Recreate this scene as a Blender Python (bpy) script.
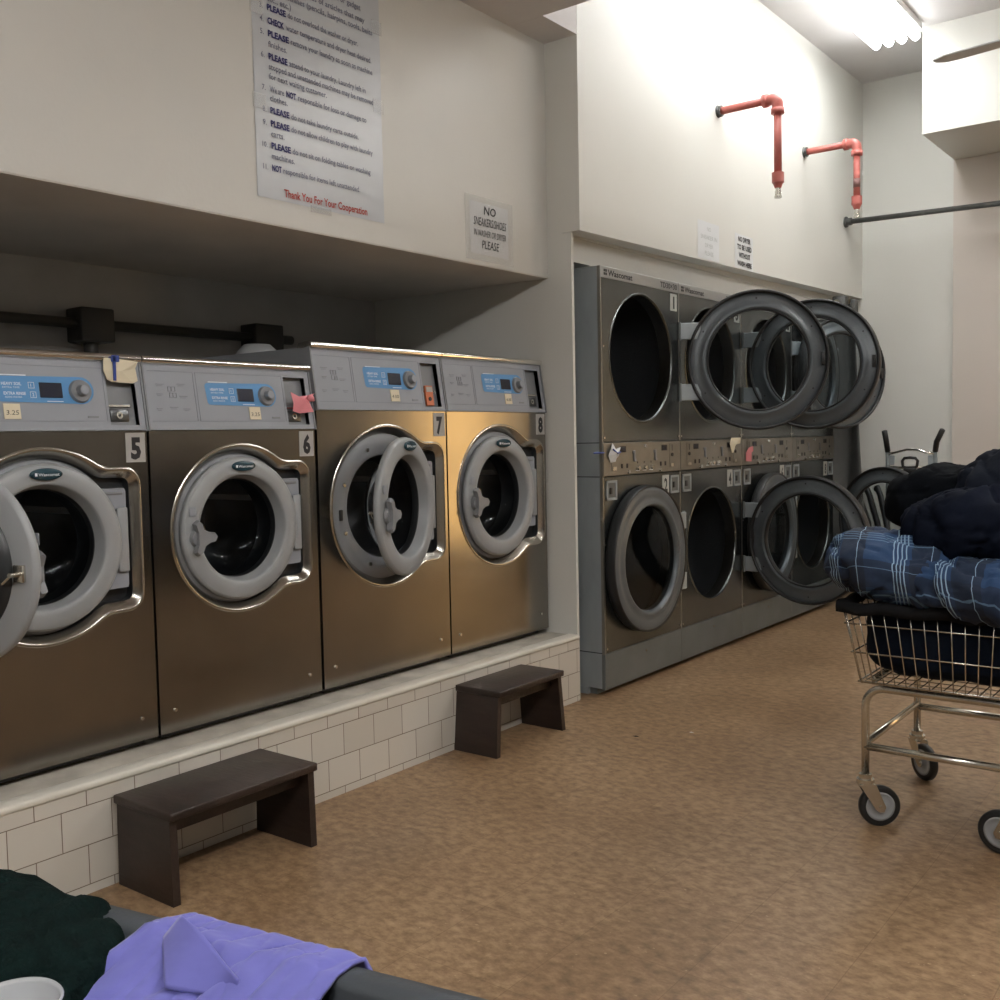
import bpy, bmesh, math, random
from math import sin, cos, pi, radians, sqrt, atan2
from mathutils import Vector, Matrix, noise

random.seed(7)
for o in list(bpy.data.objects):
    bpy.data.objects.remove(o, do_unlink=True)
SC = bpy.context.scene
COL = SC.collection

# ------------------------------------------------------------------ camera
cam_d = bpy.data.cameras.new('camera')
cam_d.sensor_width = 36.0
cam_d.lens = 36.0 * 1.0246
cam_d.clip_start = 0.02
cam = bpy.data.objects.new('camera', cam_d)
COL.objects.link(cam)
CR = Vector((0.7941484, 0.60739102, -0.02011132))
CU = Vector((-0.02094738, 0.06043137, 0.99795253))
CF = Vector((-0.60736276, 0.79210113, -0.06071473))
m = Matrix.Identity(4)
for i in range(3):
    m[i][0] = CR[i]; m[i][1] = CU[i]; m[i][2] = -CF[i]
m.translation = Vector((2.6311, 0.0, 1.2831))
cam.matrix_world = m
SC.camera = cam

# ------------------------------------------------------------------ world, exposure
w = bpy.data.worlds.new('world'); SC.world = w; w.use_nodes = True
w.node_tree.nodes['Background'].inputs[0].default_value = (0.8, 0.86, 0.9, 1)
w.node_tree.nodes['Background'].inputs[1].default_value = 0.02
SC.view_settings.view_transform = 'Standard'
SC.view_settings.look = 'None'
SC.view_settings.gamma = 1.0
SC.view_settings.use_curve_mapping = False
SC.view_settings.exposure = 0.0
TUBE_STRENGTH = 14.5        # the strip light over the dryers
TUBE_FRONT = 54.0            # the strip lights over the washing aisle
DOOR_GLOW = 4.6         # lit amber glass of the door beyond the right of the frame

# ------------------------------------------------------------------ materials
def mat(name, col, rough=0.5, metal=0.0, bump=0.0, bscale=80.0, var=0.0, vscale=6.0, alpha=None,
        emit=None, spec=0.5, stretch=None, sheen=0.0):
    mt = bpy.data.materials.new(name); mt.use_nodes = True
    nt = mt.node_tree; b = nt.nodes['Principled BSDF']
    b.inputs['Base Color'].default_value = (*col, 1)
    b.inputs['Roughness'].default_value = rough
    b.inputs['Metallic'].default_value = metal
    b.inputs['Specular IOR Level'].default_value = spec
    if sheen: b.inputs['Sheen Weight'].default_value = sheen
    tc = nt.nodes.new('ShaderNodeTexCoord'); src = tc.outputs['Object']
    if stretch:
        mp = nt.nodes.new('ShaderNodeMapping'); mp.inputs['Scale'].default_value = stretch
        nt.links.new(src, mp.inputs['Vector']); src = mp.outputs['Vector']
    if var:
        n = nt.nodes.new('ShaderNodeTexNoise'); n.inputs['Scale'].default_value = vscale
        n.inputs['Detail'].default_value = 5
        nt.links.new(src, n.inputs['Vector'])
        r = nt.nodes.new('ShaderNodeValToRGB')
        r.color_ramp.elements[0].position = 0.3; r.color_ramp.elements[1].position = 0.7
        r.color_ramp.elements[0].color = tuple(max(0, c*(1-var)) for c in col) + (1,)
        r.color_ramp.elements[1].color = tuple(min(1, c*(1+var)) for c in col) + (1,)
        nt.links.new(n.outputs['Fac'], r.inputs['Fac'])
        nt.links.new(r.outputs['Color'], b.inputs['Base Color'])
    if bump:
        n = nt.nodes.new('ShaderNodeTexNoise'); n.inputs['Scale'].default_value = bscale
        n.inputs['Detail'].default_value = 3
        nt.links.new(src, n.inputs['Vector'])
        bp = nt.nodes.new('ShaderNodeBump'); bp.inputs['Strength'].default_value = bump
        bp.inputs['Distance'].default_value = 0.01
        nt.links.new(n.outputs['Fac'], bp.inputs['Height'])
        nt.links.new(bp.outputs['Normal'], b.inputs['Normal'])
    if emit:
        b.inputs['Emission Color'].default_value = (*emit[0], 1)
        b.inputs['Emission Strength'].default_value = emit[1]
    return mt

def glass_mat(name, tint, gloss=0.12, rough=0.03):
    mt = bpy.data.materials.new(name); mt.use_nodes = True
    nt = mt.node_tree; nt.nodes.remove(nt.nodes['Principled BSDF'])
    out = nt.nodes['Material Output']
    t = nt.nodes.new('ShaderNodeBsdfTransparent'); t.inputs['Color'].default_value = (*tint, 1)
    g = nt.nodes.new('ShaderNodeBsdfGlossy'); g.inputs['Roughness'].default_value = rough
    g.inputs['Color'].default_value = (0.9, 0.95, 1, 1)
    lw = nt.nodes.new('ShaderNodeLayerWeight'); lw.inputs['Blend'].default_value = gloss
    mx = nt.nodes.new('ShaderNodeMixShader')
    nt.links.new(lw.outputs['Fresnel'], mx.inputs['Fac'])
    nt.links.new(t.outputs[0], mx.inputs[1]); nt.links.new(g.outputs[0], mx.inputs[2])
    nt.links.new(mx.outputs[0], out.inputs['Surface'])
    return mt

M = {}
M['wall'] = mat('wall_paint', (0.61, 0.605, 0.57), 0.45, bump=0.06, bscale=60, var=0.03, vscale=1.5)
M['wall_white'] = mat('wall_paint_white', (0.66, 0.66, 0.62), 0.45, bump=0.05, bscale=60, var=0.02, vscale=1.5)
M['wall_pink'] = mat('wall_paint_warm', (0.60, 0.55, 0.50), 0.5, bump=0.04, bscale=60)
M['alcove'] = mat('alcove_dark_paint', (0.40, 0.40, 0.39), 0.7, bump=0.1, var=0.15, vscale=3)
M['soffit'] = mat('soffit_paint', (0.62, 0.59, 0.54), 0.6, var=0.12, vscale=2)
M['ceil'] = mat('ceiling_paint', (0.68, 0.665, 0.67), 0.7, bump=0.1, bscale=25, var=0.05, vscale=2)
M['amber'] = mat('amber_wall_paint', (0.55, 0.34, 0.13), 0.6, var=0.1)
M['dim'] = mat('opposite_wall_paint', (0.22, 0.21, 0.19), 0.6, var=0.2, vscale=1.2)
M['steel'] = mat('brushed_stainless', (0.275, 0.262, 0.24), 0.19, 1.0, bump=0.16, bscale=2.6, var=0.06, vscale=4, stretch=(1, 1, 1))
M['steel_dry'] = mat('dull_stainless', (0.145, 0.158, 0.158), 0.27, 0.92, bump=0.08, bscale=4, var=0.1, vscale=5)
M['strip'] = mat('control_strip_aluminium', (0.22, 0.213, 0.19), 0.42, 0.7, var=0.08, vscale=12)
M['galv'] = mat('galvanised_grey', (0.33, 0.37, 0.39), 0.5, 0.35, var=0.14, vscale=6, stretch=(1, 1, .4))
M['rib'] = mat('pale_drum_rib', (0.5, 0.52, 0.54), 0.35)
M['galv_dark'] = mat('base_grey', (0.14, 0.155, 0.155), 0.5, 0.3, var=0.1, vscale=6)
M['header'] = mat('header_grey', (0.36, 0.365, 0.36), 0.4, 0.4)
M['chrome'] = mat('chrome', (0.80, 0.79, 0.76), 0.13, 1.0)
M['chrome2'] = mat('satin_chrome', (0.66, 0.64, 0.58), 0.26, 1.0)
M['bezel'] = mat('bezel_steel', (0.46, 0.44, 0.40), 0.22, 1.0)
M['plastic'] = mat('light_grey_plastic', (0.29, 0.305, 0.315), 0.38, var=0.03)
M['plastic2'] = mat('grey_plastic_panel', (0.275, 0.295, 0.33), 0.45, var=0.03)
M['plastic3'] = mat('mid_grey_plastic', (0.20, 0.21, 0.225), 0.4)
M['grout'] = mat('grey_line', (0.20, 0.21, 0.23), 0.5)
M['gasket'] = mat('dark_gasket', (0.018, 0.02, 0.022), 0.4)
M['rubber'] = mat('black_rubber', (0.012, 0.013, 0.014), 0.45)
M['drum'] = mat('dark_drum_steel', (0.13, 0.135, 0.14), 0.3, 0.85)
M['drum2'] = mat('dryer_drum', (0.045, 0.05, 0.055), 0.6, 0.2, bump=0.2, bscale=120)
M['doorgrey'] = mat('dryer_door_grey', (0.108, 0.125, 0.138), 0.34, 0.25, var=0.1, vscale=8)
M['blue'] = mat('blue_panel', (0.085, 0.26, 0.52), 0.4)
M['display'] = mat('dark_display', (0.012, 0.014, 0.03), 0.25)
M['white'] = mat('white_ink', (0.75, 0.80, 0.86), 0.5)
M['ink'] = mat('black_ink', (0.012, 0.012, 0.014), 0.6)
M['ink_grey'] = mat('grey_ink', (0.17, 0.18, 0.25), 0.7)
M['ink_faint'] = mat('faint_ink', (0.42, 0.44, 0.43), 0.7)
M['navy_ink'] = mat('navy_ink', (0.045, 0.045, 0.16), 0.7)
M['red_ink'] = mat('red_ink', (0.42, 0.06, 0.05), 0.7)
M['plaque'] = mat('number_plaque', (0.40, 0.39, 0.37), 0.5)
M['plaque_w'] = mat('number_plaque_white', (0.42, 0.43, 0.40), 0.5)
M['paper'] = mat('white_paper', (0.66, 0.68, 0.69), 0.6, var=0.03)
M['poster'] = mat('laminated_paper', (0.52, 0.55, 0.58), 0.30, bump=0.15, bscale=9, var=0.04)
M['cream'] = mat('cream_paper', (0.70, 0.63, 0.47), 0.7)
M['pink'] = mat('pink_cloth', (0.78, 0.28, 0.32), 0.8)
M['tape'] = mat('blue_tape', (0.03, 0.06, 0.28), 0.4)
M['badge'] = mat('dark_teal_badge', (0.012, 0.045, 0.065), 0.25)
M['brass'] = mat('orange_label', (0.55, 0.16, 0.07), 0.5)
M['wood'] = mat('dark_brown_stained_wood', (0.026, 0.0155, 0.012), 0.45, var=0.35, vscale=7, bump=0.15, bscale=30, stretch=(3, .6, 3))
M['woodedge'] = mat('worn_wood_edge', (0.10, 0.065, 0.045), 0.5, var=0.3, vscale=20)
M['red'] = mat('red_painted_pipe', (0.44, 0.12, 0.10), 0.4, var=0.12, vscale=12)
M['pipe_patch'] = mat('worn_pipe_patch', (0.20, 0.10, 0.09), 0.6)
M['iron'] = mat('dark_iron_pipe', (0.10, 0.103, 0.10), 0.5, 0.5, var=0.2, vscale=20)
M['black'] = mat('black_plastic', (0.012, 0.012, 0.012), 0.45)
M['bin'] = mat('charcoal_bin_plastic', (0.045, 0.052, 0.06), 0.42, bump=0.05, bscale=150)
M['curtain'] = mat('grey_sheet', (0.10, 0.10, 0.095), 0.6, var=0.2, vscale=4)
M['tube'] = mat('fluorescent_tube', (1, 1, 1), 0.5, emit=((0.98, 0.99, 0.98), TUBE_STRENGTH))
M['tube_front'] = mat('fluorescent_tube_warm', (1, 1, 1), 0.5, emit=((1.0, 0.975, 0.94), TUBE_FRONT))
M['lampglow'] = mat('lit_amber_door_glass', (.8, .6, .3), 0.4, emit=((1.0, 0.60, 0.22), DOOR_GLOW))
M['enamel'] = mat('white_enamel', (0.75, 0.75, 0.74), 0.35)
M['fan'] = mat('fan_blade_grey', (0.50, 0.50, 0.50), 0.5)
M['g_wash'] = glass_mat('washer_door_glass', (0.66, 0.69, 0.72), 0.16)
M['g_dry'] = glass_mat('dryer_door_glass', (0.72, 0.76, 0.78), 0.22, 0.05)
M['tape_clear'] = mat('clear_tape_film', (0.75, 0.76, 0.76), 0.2)
M['tape_clear'].node_tree.nodes['Principled BSDF'].inputs['Alpha'].default_value = 0.14
M['cup'] = mat('translucent_plastic', (0.62, 0.64, 0.66), 0.25)
M['cup'].node_tree.nodes['Principled BSDF'].inputs['Alpha'].default_value = 0.55
M['shirt'] = mat('periwinkle_cotton', (0.115, 0.117, 0.385), 0.85, bump=0.25, bscale=14, var=0.08, vscale=4, sheen=0.2)
M['knit'] = mat('dark_green_knit', (0.0022, 0.0075, 0.0068), 1.0, bump=0.9, bscale=70, var=0.4, vscale=60, spec=0.1)
M['navy'] = mat('navy_quilted_nylon', (0.006, 0.0080, 0.0155), 0.8, spec=0.04, bump=0.25, bscale=18, var=0.25, vscale=8)
M['navy2'] = mat('slate_navy_nylon', (0.0085, 0.011, 0.018), 0.75, spec=0.06, bump=0.3, bscale=18, var=0.2, vscale=8)
M['blackcloth'] = mat('black_cloth', (0.003, 0.004, 0.006), 0.95, spec=0.1, bump=0.3, bscale=25)
M['bagcloth'] = mat('navy_bag_cloth', (0.004, 0.007, 0.014), 0.9, spec=0.1, bump=0.3, bscale=20)
M['hem'] = mat('charcoal_hem', (0.009, 0.009, 0.010), 0.95, spec=0.1)

def tile_mat():
    mt = bpy.data.materials.new('white_glazed_tile'); mt.use_nodes = True
    nt = mt.node_tree; b = nt.nodes['Principled BSDF']
    tc = nt.nodes.new('ShaderNodeTexCoord'); sx = nt.nodes.new('ShaderNodeSeparateXYZ'); cx = nt.nodes.new('ShaderNodeCombineXYZ')
    nt.links.new(tc.outputs['Object'], sx.inputs[0])
    nt.links.new(sx.outputs['Y'], cx.inputs['X'])
    ad = nt.nodes.new('ShaderNodeMath'); ad.operation = 'ADD'; ad.inputs[1].default_value = 0.088
    nt.links.new(sx.outputs['Z'], ad.inputs[0]); nt.links.new(ad.outputs[0], cx.inputs['Y'])
    br = nt.nodes.new('ShaderNodeTexBrick')
    br.inputs['Scale'].default_value = 1.0
    br.inputs['Brick Width'].default_value = 0.155; br.inputs['Row Height'].default_value = 0.115
    br.inputs['Mortar Size'].default_value = 0.0016; br.inputs['Mortar Smooth'].default_value = 0.2
    br.inputs['Color1'].default_value = (0.62, 0.59, 0.53, 1); br.inputs['Color2'].default_value = (0.56, 0.53, 0.47, 1)
    br.inputs['Mortar'].default_value = (0.17, 0.13, 0.09, 1)
    nt.links.new(cx.outputs[0], br.inputs['Vector'])
    nt.links.new(br.outputs['Color'], b.inputs['Base Color'])
    bp = nt.nodes.new('ShaderNodeBump'); bp.inputs['Strength'].default_value = 0.4; bp.inputs['Distance'].default_value = 0.003; bp.invert = True
    nt.links.new(br.outputs['Fac'], bp.inputs['Height']); nt.links.new(bp.outputs['Normal'], b.inputs['Normal'])
    b.inputs['Roughness'].default_value = 0.3
    return mt
M['tile'] = tile_mat()

def floor_mat():
    mt = bpy.data.materials.new('speckled_tan_vinyl_tile'); mt.use_nodes = True
    nt = mt.node_tree; b = nt.nodes['Principled BSDF']; L = nt.links.new
    tc = nt.nodes.new('ShaderNodeTexCoord')
    mp = nt.nodes.new('ShaderNodeMapping'); mp.inputs['Rotation'].default_value = (0, 0, 0.5); mp.inputs['Scale'].default_value = (1, 1.35, 1)
    L(tc.outputs['Object'], mp.inputs['Vector'])
    n1 = nt.nodes.new('ShaderNodeTexNoise'); n1.inputs['Scale'].default_value = 24; n1.inputs['Detail'].default_value = 5; n1.inputs['Roughness'].default_value = 0.65
    n2 = nt.nodes.new('ShaderNodeTexNoise'); n2.inputs['Scale'].default_value = 1.7; n2.inputs['Detail'].default_value = 5
    n3 = nt.nodes.new('ShaderNodeTexNoise'); n3.inputs['Scale'].default_value = 60; n3.inputs['Detail'].default_value = 2
    L(mp.outputs[0], n1.inputs['Vector']); L(tc.outputs['Object'], n2.inputs['Vector']); L(mp.outputs[0], n3.inputs['Vector'])
    r = nt.nodes.new('ShaderNodeValToRGB'); e = r.color_ramp.elements
    e[0].position = 0.30; e[0].color = (0.17, 0.10, 0.05, 1)
    e[1].position = 0.75; e[1].color = (0.47, 0.33, 0.20, 1)
    k = e.new(0.5); k.color = (0.30, 0.195, 0.108, 1)
    L(n1.outputs['Fac'], r.inputs['Fac'])
    # pale chips
    r3 = nt.nodes.new('ShaderNodeValToRGB'); r3.color_ramp.elements[0].position = 0.70; r3.color_ramp.elements[1].position = 0.76
    r3.color_ramp.elements[0].color = (0, 0, 0, 1); r3.color_ramp.elements[1].color = (.8, .8, .8, 1)
    L(n3.outputs['Fac'], r3.inputs['Fac'])
    mx = nt.nodes.new('ShaderNodeMixRGB'); mx.inputs['Color2'].default_value = (0.55, 0.42, 0.27, 1)
    L(r3.outputs['Color'], mx.inputs['Fac']); L(r.outputs['Color'], mx.inputs['Color1'])
    # scuffs and dirt
    r2 = nt.nodes.new('ShaderNodeValToRGB'); r2.color_ramp.elements[0].position = 0.33; r2.color_ramp.elements[1].position = 0.62
    r2.color_ramp.elements[0].color = (0.74, 0.70, 0.66, 1); r2.color_ramp.elements[1].color = (1.0, 1.0, 1.0, 1)
    L(n2.outputs['Fac'], r2.inputs['Fac'])
    mm = nt.nodes.new('ShaderNodeMixRGB'); mm.blend_type = 'MULTIPLY'; mm.inputs['Fac'].default_value = 1
    L(mx.outputs[0], mm.inputs['Color1']); L(r2.outputs['Color'], mm.inputs['Color2'])
    br = nt.nodes.new('ShaderNodeTexBrick'); br.offset = 0
    br.inputs['Scale'].default_value = 1; br.inputs['Brick Width'].default_value = 0.305; br.inputs['Row Height'].default_value = 0.305
    br.inputs['Mortar Size'].default_value = 0.0012
    br.inputs['Color1'].default_value = (1, 1, 1, 1); br.inputs['Color2'].default_value = (0.93, 0.93, 0.92, 1); br.inputs['Mortar'].default_value = (0.72, 0.68, 0.64, 1)
    L(tc.outputs['Object'], br.inputs['Vector'])
    m2 = nt.nodes.new('ShaderNodeMixRGB'); m2.blend_type = 'MULTIPLY'; m2.inputs['Fac'].default_value = 1
    L(mm.outputs[0], m2.inputs['Color1']); L(br.outputs['Color'], m2.inputs['Color2'])
    L(m2.outputs[0], b.inputs['Base Color'])
    rr = nt.nodes.new('ShaderNodeMapRange'); rr.inputs['To Min'].default_value = 0.36; rr.inputs['To Max'].default_value = 0.55
    L(n2.outputs['Fac'], rr.inputs['Value']); L(rr.outputs[0], b.inputs['Roughness'])
    bp = nt.nodes.new('ShaderNodeBump'); bp.inputs['Strength'].default_value = 0.12; bp.inputs['Distance'].default_value = 0.004
    L(n1.outputs['Fac'], bp.inputs['Height']); L(bp.outputs['Normal'], b.inputs['Normal'])
    return mt
M['floor'] = floor_mat()

def plaid_mat():
    """blue comforter cloth: broad navy checks with groups of fine pale lines, laid in the cloth's own UVs"""
    mt = bpy.data.materials.new('blue_plaid_cloth'); mt.use_nodes = True
    nt = mt.node_tree; b = nt.nodes['Principled BSDF']; L = nt.links.new
    uv = nt.nodes.new('ShaderNodeUVMap'); sp = nt.nodes.new('ShaderNodeSeparateXYZ'); L(uv.outputs[0], sp.inputs[0])
    def ramp(sock, stops, period):
        d = nt.nodes.new('ShaderNodeMath'); d.operation = 'DIVIDE'; d.inputs[1].default_value = period; L(sock, d.inputs[0])
        f = nt.nodes.new('ShaderNodeMath'); f.operation = 'FRACT'; L(d.outputs[0], f.inputs[0])
        r = nt.nodes.new('ShaderNodeValToRGB'); r.color_ramp.interpolation = 'CONSTANT'
        el = r.color_ramp.elements
        el[0].position = 0; el[0].color = (stops[0][1],)*3 + (1,)
        el[1].position = stops[1][0]; el[1].color = (stops[1][1],)*3 + (1,)
        for p_, v in stops[2:]:
            k = el.new(p_); k.color = (v, v, v, 1)
        L(f.outputs[0], r.inputs['Fac']); return r.outputs['Color']
    lines = [(0, 0)]
    for k in range(4):
        lines += [(0.30+k*0.05, 1), (0.315+k*0.05, 0)]
    lines += [(0.8, 1), (0.812, 0)]
    bands = [(0, 0), (0.52, 1), (0.92, 0)]
    lx = ramp(sp.outputs[0], lines, 0.20); ly = ramp(sp.outputs[1], lines, 0.24)
    bx = ramp(sp.outputs[0], bands, 0.20); by = ramp(sp.outputs[1], bands, 0.24)
    def mix(fac, c1, c2, k=1.0):
        x = nt.nodes.new('ShaderNodeMixRGB')
        mu = nt.nodes.new('ShaderNodeMath'); mu.operation = 'MULTIPLY'; mu.inputs[1].default_value = k; L(fac, mu.inputs[0]); L(mu.outputs[0], x.inputs['Fac'])
        if isinstance(c1, tuple): x.inputs['Color1'].default_value = c1
        else: L(c1, x.inputs['Color1'])
        x.inputs['Color2'].default_value = c2; return x.outputs[0]
    c = mix(bx, (0.013, 0.044, 0.115, 1), (0.006, 0.012, 0.028, 1), 0.8)
    c = mix(by, c, (0.006, 0.012, 0.030, 1), 0.7)
    c = mix(lx, c, (0.30, 0.44, 0.58, 1), 0.85)
    c = mix(ly, c, (0.16, 0.28, 0.42, 1), 0.5)
    L(c, b.inputs['Base Color']); b.inputs['Roughness'].default_value = 0.85
    n = nt.nodes.new('ShaderNodeTexNoise'); n.inputs['Scale'].default_value = 22
    bp = nt.nodes.new('ShaderNodeBump'); bp.inputs['Strength'].default_value = 0.4; bp.inputs['Distance'].default_value = 0.01
    tc = nt.nodes.new('ShaderNodeTexCoord'); L(tc.outputs['Object'], n.inputs['Vector'])
    L(n.outputs['Fac'], bp.inputs['Height']); L(bp.outputs['Normal'], b.inputs['Normal'])
    return mt
M['plaid'] = plaid_mat()

# ------------------------------------------------------------------ mesh builder
_tcache = {}
def text_geo(s, bold=0.0):
    key = (s, bold)
    if key in _tcache: return _tcache[key]
    cu = bpy.data.curves.new('t', 'FONT'); cu.body = s; cu.size = 1.0; cu.resolution_u = 2; cu.offset = bold
    ob = bpy.data.objects.new('t', cu); COL.objects.link(ob)
    dg = bpy.context.evaluated_depsgraph_get()
    me = bpy.data.meshes.new_from_object(ob.evaluated_get(dg))
    vs = [tuple(v.co) for v in me.vertices]; fs = [tuple(p.vertices) for p in me.polygons]
    bpy.data.objects.remove(ob, do_unlink=True); bpy.data.curves.remove(cu); bpy.data.meshes.remove(me)
    _tcache[key] = (vs, fs); return vs, fs

class MB:
    def __init__(s, mt=None, X=None):
        s.v = []; s.f = []; s.mi = []; s.sm = []; s.mats = []; s.cur = mt; s.X = X or Matrix.Identity(4); s.uv = None
    def _m(s, mt):
        mt = mt or s.cur
        if mt not in s.mats: s.mats.append(mt)
        return s.mats.index(mt)
    def add(s, vs, fs, mt=None, smooth=False):
        k = len(s.v); i = s._m(mt)
        s.v += [s.X @ Vector(v) for v in vs]
        for f in fs: s.f.append([k+q for q in f]); s.mi.append(i); s.sm.append(smooth)
        return s
    def box(s, lo, hi, mt=None, bev=0.0, seg=2, taper=None):
        bm = bmesh.new(); bmesh.ops.create_cube(bm, size=1)
        lo, hi = Vector(lo), Vector(hi); c = (lo+hi)/2; d = hi-lo
        for v in bm.verts: v.co = Vector((c[i]+v.co[i]*d[i] for i in range(3)))
        if bev: bmesh.ops.bevel(bm, geom=bm.edges[:], offset=bev, segments=seg, affect='EDGES', profile=0.5)
        bm.verts.ensure_lookup_table(); bm.verts.index_update()
        vs = [tuple(v.co) for v in bm.verts]; fs = [[v.index for v in f.verts] for f in bm.faces]; bm.free()
        return s.add(vs, fs, mt, bool(bev) and seg > 1)
    def cyl(s, a, b, r, n=16, mt=None, r2=None, caps=True):
        a, b = Vector(a), Vector(b); r2 = r if r2 is None else r2
        d = (b-a).normalized(); u = d.orthogonal().normalized(); w_ = d.cross(u)
        vs = []
        for c, rr in ((a, r), (b, r2)):
            for i in range(n):
                t = 2*pi*i/n; vs.append(c+u*(rr*cos(t))+w_*(rr*sin(t)))
        s.add(vs, [[i, (i+1) % n, n+(i+1) % n, n+i] for i in range(n)], mt, True)
        if caps: s.add(vs, [list(range(n))[::-1], list(range(n, 2*n))], mt, False)
        return s
    def tube(s, path, r, n=10, mt=None, closed=False, caps=True):
        P = [Vector(p) for p in path]; N = len(P); rings = []
        t0 = (P[1]-P[0]).normalized(); u = t0.orthogonal().normalized(); vs = []
        for i in range(N):
            if closed: t = (P[(i+1) % N]-P[i-1]).normalized()
            else: t = (P[min(i+1, N-1)]-P[max(i-1, 0)]).normalized()
            u = (u-t*u.dot(t)).normalized(); w_ = t.cross(u)
            rr = r[i] if isinstance(r, (list, tuple)) else r
            for k in range(n):
                a = 2*pi*k/n; vs.append(P[i]+u*(rr*cos(a))+w_*(rr*sin(a)))
        fs = []
        for i in range(N if closed else N-1):
            j = (i+1) % N
            for k in range(n): fs.append([i*n+k, i*n+(k+1) % n, j*n+(k+1) % n, j*n+k])
        if caps and not closed: fs += [list(range(n))[::-1], [(N-1)*n+k for k in range(n)]]
        return s.add(vs, fs, mt, True)
    def lathe(s, prof, n=64, mt=None, c=(0, 0, 0), closed=False, sx=1.0, sz=1.0, smooth=True):
        """revolve (radius, y) about the local y axis"""
        vs = []; k = len(prof)
        for r, h in prof:
            for i in range(n):
                t = 2*pi*i/n; vs.append((c[0]+sx*r*cos(t), c[1]+h, c[2]+sz*r*sin(t)))
        fs = []
        for j in range(k if closed else k-1):
            jj = (j+1) % k
            for i in range(n): fs.append([j*n+i, j*n+(i+1) % n, jj*n+(i+1) % n, jj*n+i])
        return s.add(vs, fs, mt, smooth)
    def lathez(s, prof, n=32, mt=None, c=(0, 0, 0)):
        vs = []; k = len(prof)
        for r, h in prof:
            for i in range(n):
                t = 2*pi*i/n; vs.append((c[0]+r*cos(t), c[1]+r*sin(t), c[2]+h))
        fs = [[j*n+i, j*n+(i+1) % n, (j+1)*n+(i+1) % n, (j+1)*n+i] for j in range(k-1) for i in range(n)]
        return s.add(vs, fs, mt, True)
    def disc(s, r, y, n=48, mt=None, c=(0, 0, 0), sx=1.0, sz=1.0):
        return s.add([(c[0]+sx*r*cos(2*pi*i/n), c[1]+y, c[2]+sz*r*sin(2*pi*i/n)) for i in range(n)], [list(range(n))], mt)
    def text(s, txt, x, z, h, y=0.0, mt=None, width=None, bold=0.0, align='l', slant=0.0):
        vs, fs = text_geo(txt, bold)
        if not vs: return s
        x0 = min(v[0] for v in vs); x1 = max(v[0] for v in vs); sc = h/0.7
        kx = sc if width is None else width/(x1-x0)
        wd = (x1-x0)*kx; off = {'l': 0, 'c': -wd/2, 'r': -wd}[align]
        return s.add([(x+off+(v[0]-x0)*kx+slant*v[1]*sc, y, z+v[1]*sc) for v in vs], fs, mt)
    def build(s, name, parent=None, loc=None, rot=None):
        me = bpy.data.meshes.new(name)
        me.from_pydata([tuple(v) for v in s.v], [], s.f)
        for mt in s.mats: me.materials.append(mt)
        me.polygons.foreach_set('material_index', s.mi); me.polygons.foreach_set('use_smooth', s.sm)
        if s.uv:
            ul = me.uv_layers.new(name='UVMap')
            for lp in me.loops: ul.data[lp.index].uv = s.uv[lp.vertex_index]
        me.update()
        o = bpy.data.objects.new(name, me); COL.objects.link(o)
        if parent: o.parent = parent
        if loc: o.location = loc
        if rot: o.rotation_euler = rot
        return o

def tag(o, label=None, cat=None, group=None, kind=None):
    if label: o['label'] = label
    if cat: o['category'] = cat
    if group: o['group'] = group
    if kind: o['kind'] = kind
    return o
def empty(name, loc, rz=0.0, sc=1.0):
    o = bpy.data.objects.new(name, None); COL.objects.link(o)
    o.location = loc; o.rotation_euler = (0, 0, rz); o.scale = (sc, sc, sc); o.empty_display_size = 0.1
    return o
def struct(name, lo, hi, mt, label=None, bev=0):
    o = MB(mt).box(lo, hi, bev=bev).build(name); return tag(o, label, kind='structure')
def arc(c, r, a0, a1, n, f):
    return [f(c[0]+r*cos(a0+(a1-a0)*i/n), c[1]+r*sin(a0+(a1-a0)*i/n)) for i in range(n+1)]

# ------------------------------------------------------------------ the room
ZL, ZLC, ZH = 2.05, 3.152, 3.965       # underside of the washer bulkhead, low ceiling, high ceiling
struct('floor', (-1.6, -3.6, -0.1), (5.4, 8.4, 0.0), M['floor'])
struct('ceiling', (-1.6, 3.85, ZH), (5.4, 8.4, ZH+0.1), M['ceil'])
struct('ceiling_low', (-1.6, -3.6, ZLC), (5.4, 3.855, ZH), M['ceil'])
struct('ceiling_patch', (-1.6, 3.856, ZLC), (-0.031, 4.13, ZH), M['ceil'])
struct('wall_left', (-1.38, -3.6, ZL), (-0.215, 4.13, ZLC), M['wall'])
struct('wall_soffit', (-1.38, -3.6, ZL-0.004), (-0.218, 4.13, ZL), M['soffit'])
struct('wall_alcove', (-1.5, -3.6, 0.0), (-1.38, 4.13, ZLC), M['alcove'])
struct('wall_pillar', (-1.5, 4.13, 0.0), (-0.08, 4.15, 2.25), M['wall_white'])
# dryer-side bulkhead; its lower edge sags a little towards the back wall
b = MB(M['wall_white'])
b.add([(-0.13, 4.13, 2.252), (-0.03, 4.13, 2.252), (-0.03, 8.2, 2.315), (-0.13, 8.2, 2.315),
       (-0.13, 4.13, ZH), (-0.03, 4.13, ZH), (-0.03, 8.2, ZH), (-0.13, 8.2, ZH)],
      [[3, 2, 1, 0], [4, 5, 6, 7], [0, 1, 5, 4], [1, 2, 6, 5], [2, 3, 7, 6], [3, 0, 4, 7]])
tag(b.build('wall_left_dryers'), kind='structure')
struct('wall_left_upper', (-1.5, 4.13, 2.25), (-0.13, 8.2, ZH), M['wall_white'])
struct('wall_left_header', (-0.26, 4.235, 2.13), (-0.14, 8.2, 2.25), M['wall'])
struct('wall_left_recess', (-1.5, 4.235, 0.0), (-1.3, 8.2, 2.25), M['wall_white'])
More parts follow.
